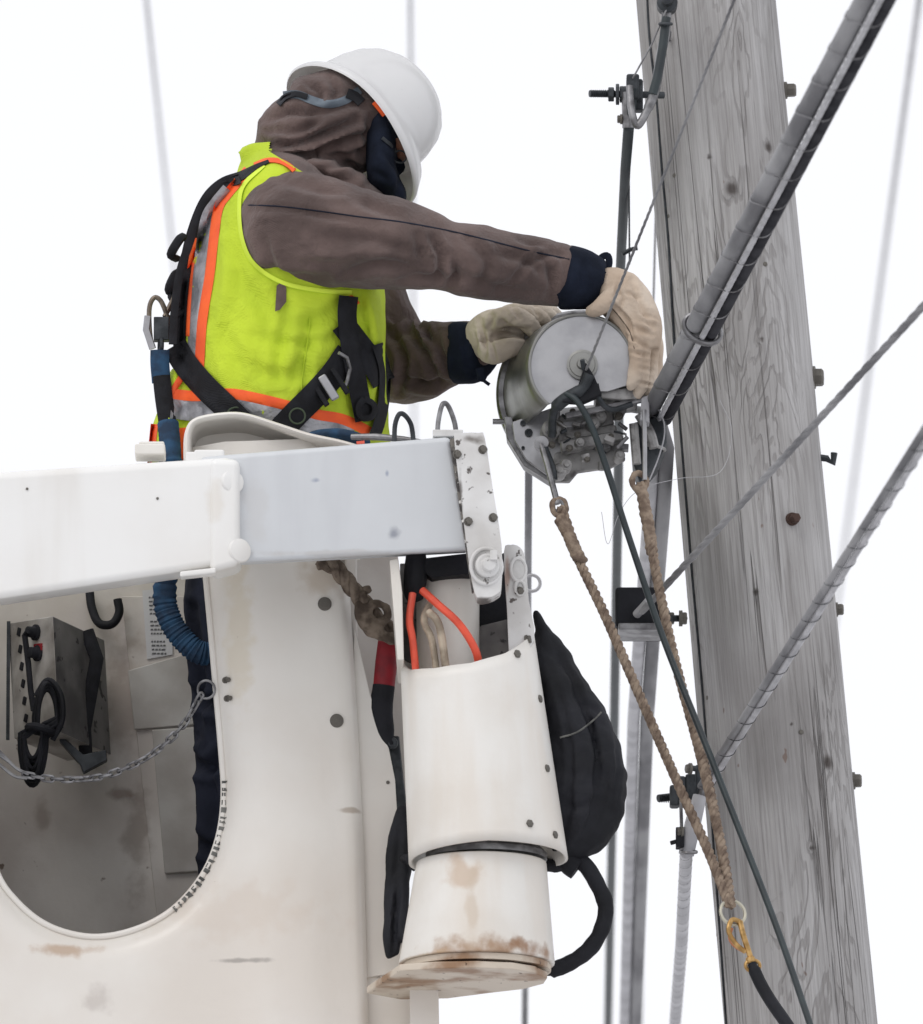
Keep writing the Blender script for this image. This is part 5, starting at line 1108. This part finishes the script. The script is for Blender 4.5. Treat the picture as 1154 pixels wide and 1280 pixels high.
# gate / cable guide right
lz_poly('cable_guide', [(802, 497), (812, 493), (812, 528), (800, 526)], -.13, -.09, m_cablel, .003)
lz_poly('cable_boot', [(788, 528), (808, 524), (832, 508), (834, 552), (822, 580), (800, 604), (792, 580)], -.06, .03, m_darkmetal, .008)
q = MB(); q.tube([P(805, 512, -.13), P(806, 560, -.12), P(806, 600, -.12)], .0042, 10); q.build('guide_rod', m_alu, lz)
q = MB(); q.tube(PP([(812, 500, -.1), (826, 516, -.1), (831, 540, -.1), (824, 570, -.1), (812, 600, -.1)], 6), .0014, 6); q.tube(PP([(822, 462, -.1), (812, 490, -.1), (806, 520, -.1)], 5), .0012, 6); q.build('lashing_wire_tail', m_cablel, lz)
q = MB(); q.tube(PP([(799, 518, -.08), (812, 540, -.08), (818, 560, -.08)], 5), .009, 10); q.tube([P(792, 530, -.09), P(796, 580, -.09)], .008, 10); q.torus(P(818, 560, -.06), (.2, 0, 1), .018, .003, 20, 6); q.build('clamp_lever', m_mech, lz)
# pulling links (eye rods) under the lasher
q = MB(); q.tube([P(677, 556, -.10), P(684, 580, -.11), P(697, 630, -.12)], .0055, 10); q.lathe(P(677, 554, -.1), (0, -1, 0), [(-.02, .012), (.004, .012), (.005, .001)], 16); q.torus(P(698, 633, -.12), (.1, -1, 0), .008, .003, 20, 8, sx=1.3); q.build('pull_rod', m_steel, lz)
q = MB(); q.tube(PP([(680, 560, -.1), (690, 585, -.1), (692, 600, -.1)], 3), .007, 8); q.build('pull_rod_fork', m_darkmetal, lz)
# thin strand from the hub up in front of the pole
q = MB(); a = P(733, 462, -.165); b = P(925, -18, -1.6); twist(q, lerp_path(a, a+(b-a)*1.5, 6), .0012, .0015, 12, 5, 3)
tag(q.build('support_strand', m_cable), 'thin steel strand rising from the machine hub across the pole top', 'wire')
q = MB(); q.tube(PP([(752, 640, -.1), (760, 680, -.1), (775, 640, -.09), (800, 612, -.1), (850, 598, -.1), (900, 590, -.1), (915, 540, -.1), (900, 500, -.1)], 8), .0005, 5); tag(q.build('loose_lashing_wire', m_cablel), 'hair fine loose wire curling beside the rope hooks', 'wire')

# ------------------------------------------------------------------ tow ropes, ring and snap
rb = MB(); twist(rb, PP([(700, 634, -.12), (708, 652, -.12), (718, 682, -.13), (726, 705, -.13), (757, 770, -.16), (800, 870, -.2), (850, 985, -.26), (886, 1065, -.3), (912, 1132, -.34)], 8), .0042, .0048, 26, 7, 3)
tag(rb.build('tow_rope', m_rope), 'left manila tow rope running from the hook under the machine to the ring', 'rope', 'tow ropes under the lashing machine')
kn_ = MB(); kn_.torus(P(699, 634, -.12), (.2, -1, .1), .0125, .005, 20, 8, sx=1.2)
kp = PP([(700, 648, -.125), (707, 660, -.125), (714, 676, -.13), (723, 696, -.13)], 6)
for i in range(0, len(kp)): kn_.torus(kp[i], ((kp[min(i+1, len(kp)-1)]-kp[max(i-1, 0)]).normalized()+Vector((.2*(-1)**i, 0, .1))), .0075, .0045, 14, 6)
kn_.torus(P(724, 697, -.13), (.5, -.5, 1), .010, .0055, 14, 8)
tag(remesh(kn_, .0022, 1, None, [(.0014, 120, (1, 1, 1))]).build('rope_knot', m_rope, None, angle=60), 'wrapped rope splice looped through the left hook under the machine', 'rope', 'rope splices under the machine')
rb = MB(); twist(rb, PP([(800, 604, -.12), (804, 625, -.12), (812, 665, -.13), (823, 730, -.15), (845, 830, -.18), (872, 930, -.22), (896, 1030, -.28), (908, 1090, -.31), (914, 1132, -.34)], 8), .0042, .0048, 26, 7, 3)
tag(rb.build('tow_rope', m_rope), 'right manila tow rope hanging from the cable guide to the ring', 'rope', 'tow ropes under the lashing machine')
kn_ = MB(); kn_.torus(P(799, 602, -.12), (.4, -1, .1), .013, .0055, 20, 8, sx=1.2)
kp = PP([(802, 612, -.12), (807, 640, -.125), (812, 665, -.13), (815, 690, -.13)], 6)
for i in range(len(kp)): kn_.torus(kp[i], ((kp[min(i+1, len(kp)-1)]-kp[max(i-1, 0)]).normalized()+Vector((.2*(-1)**i, 0, .1))), .007, .0045, 14, 6)
tag(remesh(kn_, .0022, 1, None, [(.0014, 120, (1, 1, 1))]).build('rope_knot', m_rope, None, angle=60), 'rope splice hanging under the right cable guide of the machine', 'rope', 'rope splices under the machine')
rb = MB(); twist(rb, PP([(855, 870, -.2), (876, 935, -.215), (893, 1010, -.26), (904, 1080, -.3), (913, 1134, -.335)], 8), .0036, .0042, 28, 7, 3)
tag(rb.build('rope_tail', m_rope), 'second rope strand lying along the right tow rope above the ring', 'rope')
q = MB(); q.torus(P(916, 1141, -.34), (.35, -1, .25), .0215, .003, 36, 8); tag(q.build('steel_ring', m_ring), 'large steel ring joining the two tow ropes', 'ring')
sn = thing('brass_snap_hook', 'brass swivel snap hook hanging from the steel ring', 'snap hook', P(935, 1210, -.35))
q = MB(); q.tube(PP([(925, 1152, -.345), (929, 1168, -.35), (934, 1184, -.35), (938, 1196, -.35)], 5), .005, 10); q.tube(PP([(925, 1152, -.345), (915, 1150, -.35), (911, 1164, -.355), (920, 1180, -.355), (932, 1190, -.35)], 6), .0042, 10); q.build('hook', m_brass, sn)
q = MB(); q.lathe(P(937, 1195, -.35), (.25, 0, -1), [(0, .004), (.003, .008), (.01, .008), (.014, .005)], 18); q.torus(P(941, 1207, -.35), (.2, -1, 0), .012, .0032, 24, 8, sx=.8); q.build('swivel_eye', m_brass, sn)
q = MB(); q.tube(PP([(915, 1160, -.33), (912, 1172, -.33), (918, 1182, -.33), (930, 1190, -.34)], 5), .0026, 8); q.build('cord_loop', m_hose if False else mat('tan_cord', lin(190, 120, 85), .8), sn)
q = MB(); q.tube(PP([(940, 1205, -.35), (950, 1228, -.36), (964, 1252, -.38), (990, 1290, -.42), (1040, 1370, -.5)], 6), [.0075]*2+[.0105]*23, 14); tag(q.build('rubber_handle', m_black2), 'thick black rubber covered line below the brass snap hook', 'handle')
# black tow line
q = MB(); q.tube(PP([(708, 492, -.16), (722, 502, -.17), (740, 534, -.17), (760, 590, -.17), (785, 668, -.18), (830, 800, -.2), (880, 925, -.26), (930, 1052, -.34), (975, 1170, -.44), (1016, 1290, -.56), (1060, 1420, -.7)], 8), .0056, 12); tag(q.build('tow_line', m_green), 'long smooth black line running from the machine down to the lower right', 'line')
q = MB(); q.torus(P(665, 729, .9), (.1, -1, 0), .0145, .003, 24, 8); tag(q.build('small_ring', m_cablel), 'small grey ring hooked on the slim cable behind the boom tip', 'ring')
